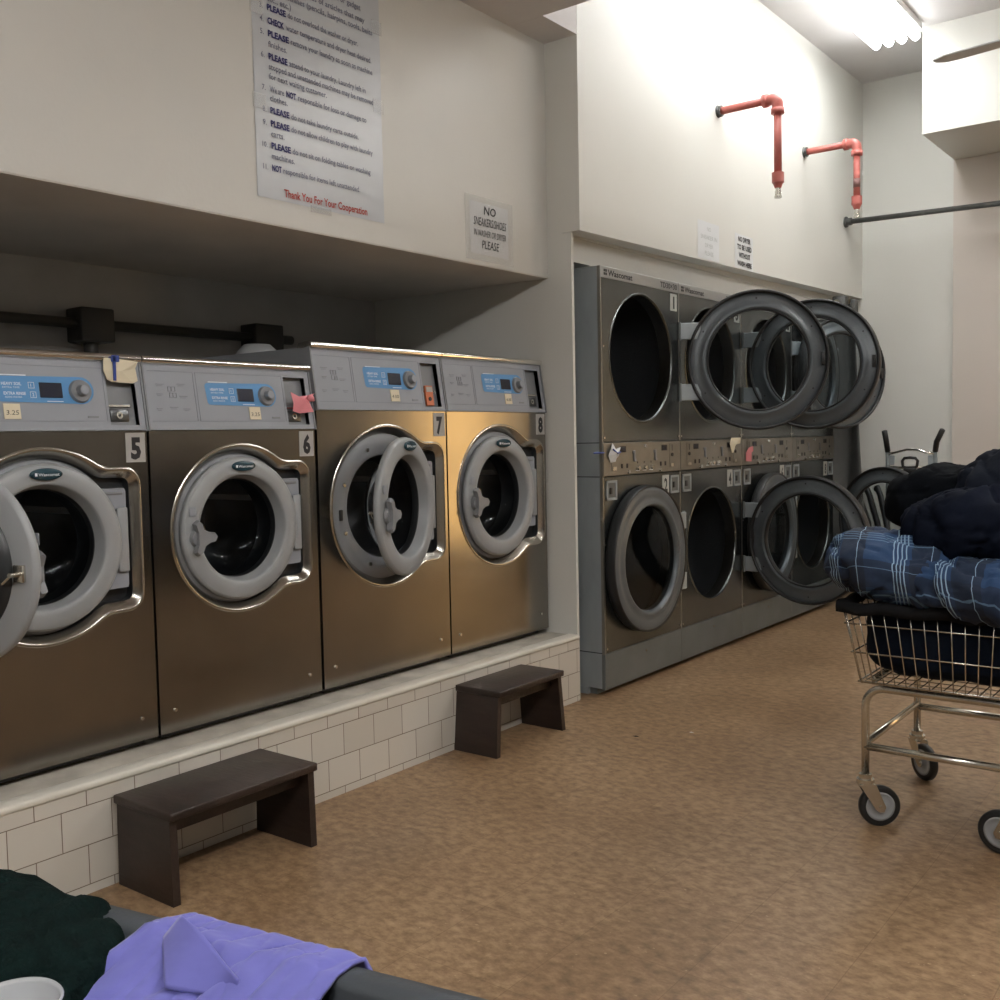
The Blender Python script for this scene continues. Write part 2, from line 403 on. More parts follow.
struct('wall_back', (-1.5, 8.2, 0.0), (5.4, 8.35, ZH), M['wall_white'])
struct('wall_back_pilaster', (0.645, 8.175, 0.0), (2.6, 8.2, 3.26), M['wall_pink'])
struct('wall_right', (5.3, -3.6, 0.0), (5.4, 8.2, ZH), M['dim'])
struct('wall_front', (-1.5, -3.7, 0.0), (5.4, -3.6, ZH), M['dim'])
struct('trim_1', (0.648, 7.335, 3.262), (5.3, 8.2, ZH), M['wall_white'])          # boxed beam
b = MB(M['tile'])                                                                  # tiled plinth under the washers
b.box((-0.085, -3.6, 0.0), (-0.0685, 4.13, 0.318))
tag(b.build('trim_2'), kind='structure')
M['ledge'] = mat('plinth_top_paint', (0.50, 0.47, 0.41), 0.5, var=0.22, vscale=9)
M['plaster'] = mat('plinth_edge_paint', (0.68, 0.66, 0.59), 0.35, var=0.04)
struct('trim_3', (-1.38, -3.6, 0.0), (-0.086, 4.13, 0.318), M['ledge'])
b = MB(M['plaster'])
b.box((-0.13, -3.6, 0.300), (-0.062, 4.13, 0.3235), bev=0.009, seg=3)
tag(b.build('trim_4'), kind='structure')

# ------------------------------------------------------------------ strip lights
def strip_light(loc, length, tubes, tm, label, group=None):
    root = empty('ceiling_light', loc); tag(root, label, 'ceiling light', group)
    wd = 0.085*tubes
    h = MB(M['enamel']); h.box((-wd/2, -length/2, -0.045), (wd/2, length/2, 0.0), bev=0.006)
    h.box((-wd/2, -length/2+0.0, -0.075), (wd/2, -length/2+0.03, -0.03)); h.box((-wd/2, length/2-0.03, -0.06), (wd/2, length/2, -0.03))
    h.build('housing', root)
    for k in range(tubes):
        x = (k-(tubes-1)/2)*0.085
        MB(tm).cyl((x, -length/2+0.03, -0.078), (x, length/2+0.012, -0.078), 0.028, 12).build('tube', root)
    return root
strip_light((0.50, 6.02, ZH), 2.44, 4, M['tube'], 'four-tube fluorescent strip light on the high ceiling above the dryers')
strip_light((3.0, 1.2, ZLC), 2.44, 2, M['tube_front'], 'twin-tube fluorescent strip light nearer the beam near the room centre')
strip_light((2.6, -1.9, ZLC), 2.44, 2, M['tube_front'], 'twin-tube fluorescent strip light at the far front end of the room')
strip_light((3.3, 6.0, ZH), 2.44, 2, M['tube_front'], 'twin-tube fluorescent strip light on the high ceiling by the right wall')

# lit door far to the right, seen only as a warm gleam in the steel
b = MB(M['enamel'])
for lo, hi in (((3.22, 8.12, 0.0), (3.32, 8.2, 2.2)), ((4.08, 8.12, 0.0), (4.18, 8.2, 2.2)), ((3.22, 8.12, 2.1), (4.18, 8.2, 2.2)), ((3.32, 8.14, 0.0), (4.08, 8.2, 0.25)), ((3.32, 8.14, 0.95), (4.08, 8.19, 1.02))):
    b.box(lo, hi, bev=0.004, seg=1)
b.box((3.32, 8.165, 0.25), (4.08, 8.175, 2.1), M['lampglow'])
tag(b.build('door_1'), kind='structure')

# ------------------------------------------------------------------ washers
def sd_shape(x, z):
    dc = sqrt(x*x+z*z)-0.284
    qx, qz = abs(x-0.106)-0.152, abs(z)-0.168; r = 0.05
    dr = sqrt(max(qx, 0)**2+max(qz, 0)**2)+min(max(qx, qz), 0)-r
    k = 0.02; h = max(k-abs(dc-dr), 0)/k
    return min(dc, dr)-h*h*k*0.25
def contour(t, off):
    lo, hi = 0.05, 0.6
    for _ in range(26):
        mid = (lo+hi)/2
        if sd_shape(mid*cos(t), mid*sin(t)) < off: lo = mid
        else: hi = mid
    return lo
WW, WP, WT = 0.704, 0.985, 1.224       # width, panel joint height, overall height
CX, CZ = 0.352, 0.648
NANG = 144
ANG = [2*pi*i/NANG for i in range(NANG)]
CONT = {off: [contour(t, off) for t in ANG] for off in (0.008, 0.004, 0.0, -0.004, -0.014, -0.024, -0.027, -0.03)}

def rect_panel(mb, lo, hi, c, radii, angs, y, mt=None):
    """flat sheet (x, z) at depth y from a star-shaped hole out to a rectangle"""
    cor = [atan2(q[1]-c[1], q[0]-c[0]) % (2*pi) for q in ((lo[0], lo[1]), (hi[0], lo[1]), (hi[0], hi[1]), (lo[0], hi[1]))]
    inner = [(c[0]+r*cos(t), y, c[1]+r*sin(t)) for r, t in zip(radii, angs)]
    outer = []
    for t in angs:
        cs, sn = cos(t), sin(t); k = 1e9
        if cs > 1e-9: k = min(k, (hi[0]-c[0])/cs)
        if cs < -1e-9: k = min(k, (lo[0]-c[0])/cs)
        if sn > 1e-9: k = min(k, (hi[1]-c[1])/sn)
        if sn < -1e-9: k = min(k, (lo[1]-c[1])/sn)
        outer.append((c[0]+k*cs, y, c[1]+k*sn))
    n = len(angs); vs = inner+outer; fs = []
    corners = [(lo[0], y, lo[1]), (hi[0], y, lo[1]), (hi[0], y, hi[1]), (lo[0], y, hi[1])]
    for i in range(n):
        j = (i+1) % n; a0 = angs[i]; a1 = angs[j] if j else 2*pi
        extra = [q for q, t in enumerate(cor) if a0 < t < a1]
        f = [i, j, n+j]
        if extra:
            vs.append(corners[extra[0]]); f.append(len(vs)-1)
        f.append(n+i); fs.append(f[::-1])
    mb.add(vs, fs, mt)

def ring_strip(mb, prof, c, mt, smooth=True, rs=1.0):
    """profile of (contour offset, y) swept round the washer's bezel outline"""
    n = NANG; vs = []; fs = []
    for off, y in prof:
        R = CONT[off]
        for r, t in zip(R, ANG): vs.append((c[0]+rs*r*cos(t), y, c[1]+rs*r*sin(t)))
    for k in range(len(prof)-1):
        for i in range(n): fs.append([k*n+i, k*n+(i+1) % n, (k+1)*n+(i+1) % n, (k+1)*n+i])
    mb.add(vs, fs, mt, smooth)

def make_washer(y0, sc, num, price, angle, label):
    root = empty('washing_machine', (-0.228, y0, 0.3425), pi/2, sc)
    tag(root, label, 'washing machine', None)
    if sc > 1: root.scale = (sc, sc, 1.073)
    CX, CZ, rs = (0.352, 0.648, 1.0) if sc == 1 else (0.352, 0.630, 1.045)
    fs_ = 1.0 if sc == 1 else 1.065
    W = WW
    g = MB(M['plastic3'])                                            # cabinet shell, open at the front
    x0, x1, yb, zt = 0.004, W-0.004, 0.80, WT-0.02
    g.add([(x0, 0.012, 0.03), (x1, 0.012, 0.03), (x1, yb, 0.03), (x0, yb, 0.03), (x0, 0.012, 0.98), (x1, 0.012, 0.98), (x1, 0.05, zt), (x0, 0.05, zt), (x1, yb, zt), (x0, yb, zt)],
          [[0, 3, 2, 1], [0, 4, 7, 9, 3], [1, 2, 8, 6, 5], [3, 9, 8, 2], [7, 6, 8, 9], [4, 5, 6, 7]])
    g.box((0.03, 0.04, -0.018), (W-0.03, 0.75, 0.03), M['rubber'])
    g.lathez([(0.0, 0.045), (0.05, 0.043), (0.075, 0.02), (0.085, 0.0)], 24, M['plastic'], c=(0.12, 0.45, zt))
    g.build('cabinet', root)
    f = MB(M['steel'])
    rect_panel(f, (0.003, 0.004), (W-0.003, WP), (CX+0.006, CZ), [rs*q_ for q_ in CONT[0.008]], ANG, 0.0)
    f.add([(0.003, 0, 0.004), (0.003, 0.02, 0.004), (W-0.003, 0.02, 0.004), (W-0.003, 0, 0.004), (0.003, 0, WP), (0.003, 0.02, WP), (W-0.003, 0.02, WP), (W-0.003, 0, WP)],
          [[0, 1, 2, 3], [4, 0, 1, 5][::-1], [3, 7, 6, 2], [4, 7, 6, 5]])
    fp = f.build('front_panel', root)
    for sx in (0.06, W-0.06): MB(M['chrome2']).cyl((sx, -0.004, 0.075), (sx, 0.0, 0.075), 0.006, 12).build('screw', fp)
    bz = MB(M['bezel'])
    ring_strip(bz, [(0.008, 0.0), (0.004, -0.0035), (0.0, -0.004), (-0.004, -0.001), (-0.014, 0.008), (-0.024, 0.019)], (CX+0.006, CZ), M['bezel'], rs=rs)
    bz.build('bezel', fp)
    r = MB(M['gasket'])                                              # recess behind the bezel
    ring_strip(r, [(-0.024, 0.019), (-0.027, 0.045)], (CX+0.006, CZ), M['gasket'], rs=rs)
    n = NANG; vs = [(CX+0.006+rs*q*cos(t), 0.045, CZ+rs*q*sin(t)) for q, t in zip(CONT[-0.027], ANG)]+[(CX+0.2*cos(t), 0.045, CZ+0.2*sin(t)) for t in ANG]
    r.add(vs, [[i, (i+1) % n, n+(i+1) % n, n+i] for i in range(n)], M['gasket'])
    r.build('door_recess', root)
    hp = MB(M['plastic2'])
    o_ = [(0.270, -0.150), (0.273, -0.14), (0.273, 0.150), (0.268, 0.160), (0.150, 0.160)]+[(0.212*cos(a), 0.212*sin(a)) for a in [radians(44-88*i/20) for i in range(21)]]+[(0.160, -0.152)]
    k_ = len(o_)
    hp.add([(CX+a, 0.010, CZ+b_) for a, b_ in o_]+[(CX+a, 0.044, CZ+b_) for a, b_ in o_], [list(range(k_)), list(range(k_, 2*k_))[::-1]]+[[i, k_+i, k_+(i+1) % k_, (i+1) % k_] for i in range(k_)])
    hp.box((CX+0.19, 0.007, CZ+0.140), (CX+0.262, 0.012, CZ+0.150), M['plastic3'], bev=0.003)
    hp.box((CX+0.255, 0.0, CZ-0.09), (CX+0.262, 0.01, CZ+0.09), M['plastic3'])
    hp.box((CX+0.235, 0.0, CZ-0.095), (CX+0.266, 0.01, CZ-0.09), M['plastic3']); hp.box((CX+0.235, 0.0, CZ+0.09), (CX+0.266, 0.01, CZ+0.095), M['plastic3'])
    hp.build('hinge_plate', root)
    fl = MB(M['plastic3'])                                           # mounting flange and rubber throat
    fl.lathe([(0.264*fs_, 0.045), (0.256*fs_, 0.024), (0.251*fs_, 0.018), (0.200, 0.018), (0.192, 0.024)], 72, c=(CX, 0, CZ))
    fl.lathe([(0.192, 0.024), (0.182, 0.06), (0.190, 0.10), (0.176, 0.13)], 64, M['rubber'], c=(CX, 0, CZ))
    for k in range(8):
        t = 0.39+k*pi/4; fl.cyl((CX+0.228*cos(t), 0.012, CZ+0.228*sin(t)), (CX+0.228*cos(t), 0.02, CZ+0.228*sin(t)), 0.007, 10, M['chrome2'])
    fl.box((CX-0.24, 0.012, CZ-0.04), (CX-0.222, 0.0175, CZ+0.0), M['gasket'], bev=0.003)
    fl.build('door_flange', root)
    d = MB(M['drum'])
    d.lathe([(0.176, 0.13), (0.255, 0.14), (0.26, 0.16), (0.26, 0.47), (0.0001, 0.48)], 60, c=(CX, 0, CZ))
    for k in range(3):
        t = 0.5+k*2*pi/3
        a = Vector((cos(t), 0, sin(t))); q = Vector((-sin(t), 0, cos(t))); c = Vector((CX, 0, CZ))
        vs = []
        for yy in (0.16, 0.46):
            vs += [c+a*0.262+q*0.05+Vector((0, yy, 0)), c+a*0.19+q*0.012+Vector((0, yy, 0)), c+a*0.19-q*0.012+Vector((0, yy, 0)), c+a*0.262-q*0.05+Vector((0, yy, 0))]
        d.add(vs, [[0, 1, 5, 4], [1, 2, 6, 5], [2, 3, 7, 6], [3, 2, 1, 0], [4, 5, 6, 7]], M['rib'])
    for rr in (0.08, 0.14, 0.2):
        d.lathe([(rr-0.004, 0.474), (rr, 0.468), (rr+0.004, 0.474)], 40, c=(CX, 0, CZ))
    d.build('drum', root)
    # ---- door, hinged on the right
    DH = 0.275
    ring = MB(M['plastic'])
    cc = (-DH, 0, 0)
    ring.lathe([(0.180, 0.020), (0.236, 0.016), (0.2435, 0.012), (0.2445, 0.000), (0.2425, -0.007), (0.237, -0.0115)], 84, c=cc)
    ring.lathe([(0.237, -0.0115), (0.228, -0.0155), (0.215, -0.0185), (0.198, -0.0190), (0.188, -0.0175), (0.1845, -0.0150)], 84, c=cc)
    ring.lathe([(0.1845, -0.0150), (0.182, -0.012), (0.180, -0.006), (0.171, 0.026)], 84, c=cc)
    ring.lathe([(0.171, 0.026), (0.168, 0.05), (0.172, 0.054), (0.180, 0.020)], 84, M['gasket'], c=cc)
    ring.box((-DH+0.235, -0.002, -0.10), (-0.004, 0.010, 0.10), M['plastic'], bev=0.004)
    ring.box((-DH-0.225, -0.0225, 0.055), (-DH-0.200, -0.0195, 0.085), M['plastic2'], bev=0.003)
    door = ring.build('door', root, loc=(CX+DH, -0.001, CZ), rot=(0, 0, radians(angle)))
    if sc > 1: door.scale = (1.03, 1.0, 1.045)
    gl = MB(M['g_wash'])
    gl.lathe([(0.170, 0.045), (0.162, 0.075), (0.135, 0.105), (0.09, 0.125), (0.04, 0.133), (0.0001, 0.134)], 48, c=(-DH, 0, 0))
    gl.build('door_glass', door)
    bd = MB(M['badge'])
    bd.lathe([(1.0, 0.004), (0.97, -0.002), (0.85, -0.0035), (0.0001, -0.004)], 40, c=(-DH, -0.025, 0.2135), sx=0.049, sz=0.0175)
    bd.box((-DH-0.037, -0.0300, 0.2085), (-DH-0.030, -0.0295, 0.2175), M['white'])
    bd.text('Wascomat', -DH-0.027, 0.2085, 0.0085, y=-0.0302, mt=M['white'], width=0.063, bold=0.01)
    bd.build('badge', door)
    hd = MB(M['plastic3'])
    hx = -DH-0.198; hz = -0.018
    hd.cyl((hx, -0.020, hz), (hx, -0.034, hz), 0.030, 24, r2=0.026)
    o_ = [(-0.022, 0.048), (-0.006, 0.060), (0.004, 0.050), (0.010, 0.030), (0.030, 0.020), (0.056, 0.016), (0.066, 0.002), (0.058, -0.014), (0.034, -0.018), (0.014, -0.028), (0.004, -0.050), (-0.010, -0.058), (-0.022, -0.046), (-0.012, -0.02), (-0.012, 0.02)]
    k_ = len(o_)
    hd.add([(hx+a*.92, -0.048, hz+b_*.92) for a, b_ in o_]+[(hx+a, -0.040, hz+b_) for a, b_ in o_]+[(hx+a, -0.026, hz+b_) for a, b_ in o_],
           [list(range(k_)), list(range(2*k_, 3*k_))[::-1]]+[[q*k_+i, (q+1)*k_+i, (q+1)*k_+(i+1) % k_, q*k_+(i+1) % k_] for q in (0, 1) for i in range(k_)])
    hd.build('handle', door)
    lt = MB(M['chrome2'])                                             # latch on the inner side
    lt.box((-DH-0.218, 0.010, -0.03), (-DH-0.185, 0.026, 0.012), bev=0.003); lt.cyl((-DH-0.2, 0.02, -0.01), (-DH-0.2, 0.05, -0.01), 0.006, 10)
    lt.cyl((-DH-0.2, 0.045, -0.01), (-DH-0.175, 0.048, -0.03), 0.004, 8)
    lt.build('latch', door)
    # ---- slanted control console
    vy, vz = 0.034, WT-0.018-WP; L = sqrt(vy*vy+vz*vz)
    S = Matrix(((1, 0, 0, 0), (0, vz/L, vy/L, -0.006), (0, -vy/L, vz/L, WP), (0, 0, 0, 1)))
    c = MB(M['plastic2'], S)
    rx0, rx1, rz0, rz1 = 0.578, 0.677, 0.018, L-0.032                 # coin recess
    def fr(a, b_, e, h):
        c.box((a, 0.0, b_), (e, 0.03, h))
    fr(0.006, 0.002, rx0, L); fr(rx1, 0.002, W-0.006, L); fr(rx0, 0.002, rx1, rz0); fr(rx0, rz1, rx1, L)
    c.add([(rx0, 0.0, rz0), (rx1, 0.0, rz0), (rx1, 0.0, rz1), (rx0, 0.0, rz1), (rx0, 0.06, rz0), (rx1, 0.06, rz0), (rx1, 0.06, rz1), (rx0, 0.06, rz1)],
          [[0, 4, 5, 1], [1, 5, 6, 2], [2, 6, 7, 3], [3, 7, 4, 0], [4, 7, 6, 5]], M['plastic2'])
    for (a, b_, e, h) in ((0.020, 0.030, 0.19, 0.0312), (0.20, 0.030, 0.56, 0.0312), (0.020, L-0.030, 0.19, L-0.0288), (0.20, L-0.030, 0.57, L-0.0288), (0.19, 0.03, 0.1912, L-0.03), (0.20, 0.03, 0.2012, L-0.03), (0.568, 0.03, 0.5692, L-0.03)):
        c.box((a, -0.0008, b_), (e, 0.002, h), M['grout'])
    c.box((0.0, -0.004, 0.0), (0.006, 0.035, L), M['plastic3']); c.box((W-0.006, -0.004, 0.0), (W, 0.035, L), M['plastic3'])
    con = c.build('control_console', root)
    gr = MB(M['grout'], S)                                            # printed pictograms on the left
    def frame(mb, a, b_, e, h, t, y, mt):
        mb.box((a, y, b_), (e, 0, b_+t), mt); mb.box((a, y, h-t), (e, 0, h), mt); mb.box((a, y, b_), (a+t, 0, h), mt); mb.box((e-t, y, b_), (e, 0, h), mt)
    for k, (a, b_) in enumerate(((0.088, 0.128), (0.102, 0.128), (0.092, 0.108), (0.105, 0.108))): frame(gr, a, b_, a+0.014, b_+0.016, 0.0015, -0.0012, M['grout'])
    for (a, b_, wd) in ((0.045, 0.150, .03), (0.125, 0.152, .03), (0.045, 0.118, .022), (0.13, 0.112, .03), (0.04, 0.07, .02), (0.09, 0.075, .03), (0.14, 0.07, .025)):
        gr.box((a, -0.001, b_), (a+wd, 0, b_+0.002)); gr.box((a+.003, -0.001, b_-0.005), (a+wd*.8, 0, b_-0.0035))
    gr.box((0.505, -0.001, 0.040), (0.540, 0, 0.046), M['plastic3'])
    gr.build('printed_marks', con)
    pb = MB(M['blue'], S)
    bx0, bx1, bz0, bz1 = (0.232, 0.522, 0.086, 0.160) if sc == 1 else (0.252, 0.535, 0.086, 0.162)
    pts = []
    for (px, pz, a0) in ((bx1-0.030, (bz0+bz1)/2, -pi/2), (bx0+0.012, bz1-0.012, pi/2), (bx0+0.016, bz0+0.012, pi)):
        rr = (bz1-bz0)/2+0.004 if px > 0.4 else 0.012
        span = pi if px > 0.4 else pi/2
        for i in range(13): pts.append((px+rr*cos(a0+span*i/12), -0.0016, pz+rr*sin(a0+span*i/12)))
    pb.add(pts, [list(range(len(pts)))])
    pn = pb.build('blue_label', con)
    tx = MB(M['white'], S)
    tx.text('HEAVY SOIL', bx0+0.020, 0.134, 0.0085, y=-0.0024, width=0.058, bold=0.02)
    tx.text('EXTRA TIME', bx0+0.022, 0.125, 0.005, y=-0.0024, width=0.050)
    tx.text('EXTRA RINSE', bx0+0.024, 0.106, 0.0085, y=-0.0024, width=0.064, bold=0.02)
    tx.text('ADDS WATER', bx0+0.026, 0.097, 0.005, y=-0.0024, width=0.050)
    frame(tx, bx0+0.098, 0.126, bx0+0.116, 0.144, 0.0012, -0.0024, M['white']); frame(tx, bx0+0.101, 0.098, bx0+0.119, 0.116, 0.0012, -0.0024, M['white'])
    tx.text('1', bx0+0.105, 0.1305, 0.009, y=-0.0024, bold=0.01); tx.text('2', bx0+0.107, 0.1025, 0.009, y=-0.0024, bold=0.01)
    tx.box((bx0+0.016, -0.001, 0.1625), (bx0+0.095, 0, 0.1655), M['white']); tx.box((bx0+0.15, -0.0024, 0.0875), (bx0+0.20, -0.0018, 0.0895), M['white'])
    tx.build('printed_text', con)
    dp = MB(M['display'], S); dp.box((bx0+0.130, -0.004, 0.099), (bx0+0.200, -0.001, 0.144), bev=0.0015, seg=1); dp.build('display', con)
    kn = MB(M['plastic3'], S)
    kc = (bx1-0.034, 0, 0.1205)
    kn.cyl((kc[0], -0.001, kc[2]), (kc[0], -0.012, kc[2]), 0.036, 32, r2=0.032); kn.cyl((kc[0], -0.012, kc[2]), (kc[0], -0.030, kc[2]), 0.018, 24, r2=0.015)
    kn.cyl((kc[0], -0.030, kc[2]), (kc[0], -0.031, kc[2]), 0.013, 24, M['plastic2'])
    kn.build('dial', con)
    co = MB(M['chrome2'], S)                                         # coin mechanism in the recess
    co.box((rx0+0.006, 0.020, rz0+0.004), (rx1-0.020, 0.058, rz0+0.062), M['plastic3'], bev=0.003); co.box((rx0+0.010, 0.012, rz0+0.014), (rx1-0.026, 0.022, rz0+0.054), M['drum'], bev=0.003)
    co.cyl((rx0+0.038, 0.006, rz0+0.032), (rx0+0.038, 0.014, rz0+0.032), 0.011, 16, M['chrome2']); co.cyl((rx0+0.038, 0.004, rz0+0.032), (rx0+0.038, 0.0075, rz0+0.032), 0.004, 10, M['gasket'])
    co.box((rx0+0.006, 0.012, rz0+0.060), (rx1-0.018, 0.05, rz0+0.066), M['chrome2'])
    co.box((rx0+0.034, 0.03, rz0+0.078), (rx0+0.046, 0.058, rz0+0.130), M['gasket']); co.cyl((rx0+0.040, 0.025, rz0+0.128), (rx0+0.040, 0.058, rz0+0.128), 0.006, 10)
    co.box((rx0+0.026, 0.022, rz0+0.072), (rx0+0.056, 0.03, rz0+0.078))
    if num == '7':
        co.box((rx0+0.018, 0.004, rz0+0.006), (rx0+0.060, 0.012, rz0+0.085), M['brass']); co.box((rx0+0.022, 0.002, rz0+0.06), (rx0+0.056, 0.005, rz0+0.080), M['plaque'])
        co.cyl((rx0+0.038, 0.001, rz0+0.032), (rx0+0.038, 0.005, rz0+0.032), 0.008, 12, M['gasket']); co.box((rx0+0.02, 0.03, rz0+0.1), (rx0+0.06, 0.055, rz0+0.135), M['strip'])
    co.build('coin_slot', con)
    if price:
        st = MB(M['cream'], S); px = {'5': 0.25, '6': 0.405, '7': 0.385, '8': 0.400}.get(num, 0.4)
        st.box((px, -0.0032, 0.036), (px+0.048, -0.0006, 0.080))
        st.text(price, px+0.006, 0.048, 0.013, y=-0.0036, mt=M['ink'], width=0.036, slant=0.1)
        st.build('price_sticker', con)
    ch = MB(M['chrome'])                                              # rolled top edge
    pr = [(-0.006, WT-0.026), (-0.013, WT-0.022), (-0.017, WT-0.014), (-0.015, WT-0.006), (-0.007, WT-0.001), (0.006, WT), (0.05, WT-0.004), (0.06, WT-0.02)]
    pr = [(y+0.03, z) for y, z in pr]; vs = []
    for x in (0.001, W-0.001): vs += [(x, y, z) for y, z in pr]
    k = len(pr)
    ch.add(vs, [[i, i+1, k+i+1, k+i] for i in range(k-1)], None, True); ch.add(vs, [list(range(k)), list(range(k, 2*k))[::-1]])
    ch.build('top_trim', root)
    if num:
        pq = MB(M['plaque']); pq.box((W-0.078, -0.002, WP-0.098), (W-0.010, 0.0, WP-0.006))
        pq.text(num, W-0.044, WP-0.085, 0.062, y=-0.0026, mt=M['ink'], width=0.036, bold=0.05, align='c')
        pq.build('number_plate', fp)
    return root
make_washer(0.492, 1.0, '4', '3.25', 106, 'stainless washing machine left of number 5 with its round door swung wide open')
make_washer(1.198, 1.0, '5', '3.25', 0, 'stainless front-loading washing machine with number 5 plate and round door shut')
make_washer(1.905, 1.0, '6', '3.25', 0, 'stainless front-loading washing machine with number 6 plate and closed door')
make_washer(2.616, 1.055, '7', '4.00', 18, 'stainless front-loading washing machine with number 7 plate and door ajar')
make_washer(3.362, 1.055, '8', '4.00', 1, 'stainless front-loading washing machine with number 8 plate next to the white pillar')

# ------------------------------------------------------------------ stacked dryers
DW = 0.80
DANG = [2*pi*i/96 for i in range(96)]
def make_dryer(y0, nums, angs, label, first=False):
    root = empty('stacked_dryer', (0.0, y0, 0.0), pi/2); tag(root, label, 'dryer', None)
    Hh = 2.10
    g = MB(M['galv'])
    g.add([(0.003, 0.01, 0.035), (DW-0.003, 0.01, 0.035), (DW-0.003, 1.05, 0.035), (0.003, 1.05, 0.035), (0.003, 0.01, Hh), (DW-0.003, 0.01, Hh), (DW-0.003, 1.05, Hh), (0.003, 1.05, Hh)],
          [[0, 4, 7, 3], [1, 2, 6, 5], [3, 7, 6, 2], [4, 5, 6, 7], [0, 3, 2, 1]])
    g.box((0.0, 0.0, 0.205), (0.012, 0.016, Hh), M['strip'])
    if first:
        for z in (0.212, 1.082, 1.248): g.box((0.0015, 0.012, z-0.002), (0.003, 1.0, z+0.002), M['ink'])
    g.box((0.02, 0.06, 0.0), (DW-0.001, 0.9, 0.036), M['galv_dark']); g.box((0.0, 0.10, 0.0), (0.05, 0.22, 0.036), M['galv'])
    g.build('cabinet', root)
    MB(M['galv_dark']).box((0.001, -0.002, 0.030), (DW-0.001, 0.02, 0.208), bev=0.002, seg=1).cyl((0.4, -0.006, 0.16), (0.4, 0.0, 0.16), 0.006, 10, M['chrome']).build('base_panel', root)
    for which in (0, 1):                                              # 0 upper, 1 lower
        zlo, zhi, zc = ((1.252, 2.045, 1.675), (0.212, 1.078, 0.648))[which]
        cx = 0.40; R = 0.318
        f = MB(M['steel_dry'])
        rect_panel(f, (0.012, zlo), (DW-0.001, zhi), (cx, zc), [R+0.012]*96, DANG, 0.0)
        for (sx, sz) in ((0.02, zlo+0.02), (0.02, zhi-0.33), (DW-0.012, zlo+0.02)): f.cyl((sx, -0.004, sz), (sx, 0, sz), 0.006, 8, M['chrome2'])
        fp = f.build('front_panel', root)
        lip = MB(M['steel_dry'])
        lip.lathe([(R+0.013, 0.0), (R+0.007, -0.004), (R+0.002, -0.003), (R-0.001, 0.006)], 72, c=(cx, 0, zc)); lip.lathe([(R-0.001, 0.006), (R-0.002, 0.02), (R-0.0025, 0.05), (R-0.003, 0.07)], 72, M['bezel'], c=(cx, 0, zc)); lip.lathe([(R-0.003, 0.0699), (R-0.003, 0.07)], 72, c=(cx, 0, zc)); lip.build('opening_rim', fp)
        dr = MB(M['drum2'])
        dr.lathe([(R-0.003, 0.07), (R+0.05, 0.075), (R+0.05, 0.75), (0.0001, 0.76)], 56, c=(cx, 0, zc)); dr.build('drum', root)
        num, ang = nums[which], angs[which]
        # door, hinged on the right
        D = 0.418
        dd = MB(M['doorgrey'])
        dd.lathe([(0.366, -0.046), (0.350, -0.052), (0.325, -0.046), (0.300, -0.046), (0.287, -0.055), (0.276, -0.050), (0.268, -0.030), (0.276, -0.004), (0.290, 0.004), (0.302, -0.008), (0.330, -0.010), (0.356, -0.016), (0.366, -0.020)],
                 84, c=(-D, 0, 0))
        dd.lathe([(0.362, -0.018), (0.362, 0.004), (0.374, 0.006), (0.378, -0.004), (0.378, -0.046), (0.374, -0.052), (0.366, -0.046)], 84, M['rubber'], c=(-D, 0, 0))
        dd.lathe([(0.276, -0.004), (0.272, 0.001), (0.266, -0.004), (0.268, -0.030)], 84, M['rubber'], c=(-D, 0, 0))
        for k in range(6):
            t = 0.5+k*pi/3; dd.cyl((-D+0.332*cos(t), -0.014, 0.332*sin(t)), (-D+0.332*cos(t), -0.0085, 0.332*sin(t)), 0.005, 8, M['ink'])
        door = dd.build('door', root, loc=(DW-0.005, -0.012, zc), rot=(0, 0, radians(ang)))
        gl = MB(M['g_dry']); gl.disc(0.270, -0.028, 60, c=(-D, 0, 0)); gl.build('door_glass', door)
        for s_ in (-1, 1):
            zz = s_*0.165; h = MB(M['galv'])
            h.box((-0.115, -0.030, zz-0.045), (0.0, -0.014, zz+0.045), M['galv'], bev=0.003, seg=1); h.cyl((0.0, -0.012, zz-0.05), (0.0, -0.012, zz+0.05), 0.008, 10, M['galv_dark']); h.build('hinge', door)
        ht = MB(M['rubber']); ht.box((-D-0.355, -0.010, -0.035), (-D-0.335, 0.006, 0.035), bev=0.003)
        ht.build('latch', door)
        if which == 0:
            pq = MB(M['plaque_w']); pq.box((DW-0.092, -0.003, 1.945), (DW-0.020, 0.0, 2.035))
            pq.text(num, DW-0.056, 1.958, 0.062, y=-0.0036, mt=M['ink'], width=0.016 if num == '1' else 0.034, bold=0.03, align='c'); pq.build('number_plate', fp)
        else:
            pq = MB(M['plaque_w']); pq.box((DW-0.200, -0.003, 0.965), (DW-0.128, 0.0, 1.066))
            pq.text(num, DW-0.164, 0.98, 0.068, y=-0.0036, mt=M['ink'], width=0.036, bold=0.03, align='c'); pq.build('number_plate', fp)
            for (lx) in (0.03, DW-0.115):
                q = MB(M['galv']); a, e, z0, z1 = lx, lx+0.098, 0.965, 1.062
                for bb in (((a, z0), (e, z0+0.012)), ((a, z1-0.012), (e, z1)), ((a, z0), (a+0.012, z1)), ((e-0.012, z0), (e, z1))):
                    q.box((bb[0][0], -0.006, bb[0][1]), (bb[1][0], 0.0, bb[1][1]), M['galv'])
                q.box((a+0.01, -0.002, z0+0.01), (e-0.01, 0.0, z1-0.01), M['galv_dark']); q.box((a+0.03, -0.008, z0+0.03), (a+0.05, 0.0, z1-0.035), M['rubber'], bev=0.002, seg=1)
                q.build('lint_latch', fp)
    hd = MB(M['header']); hd.box((0.001, -0.004, 2.045), (DW-0.001, 0.02, 2.100), bev=0.002, seg=1); H = hd.build('header_strip', root)
    t = MB(M['ink_grey']); mt = M['plastic3']
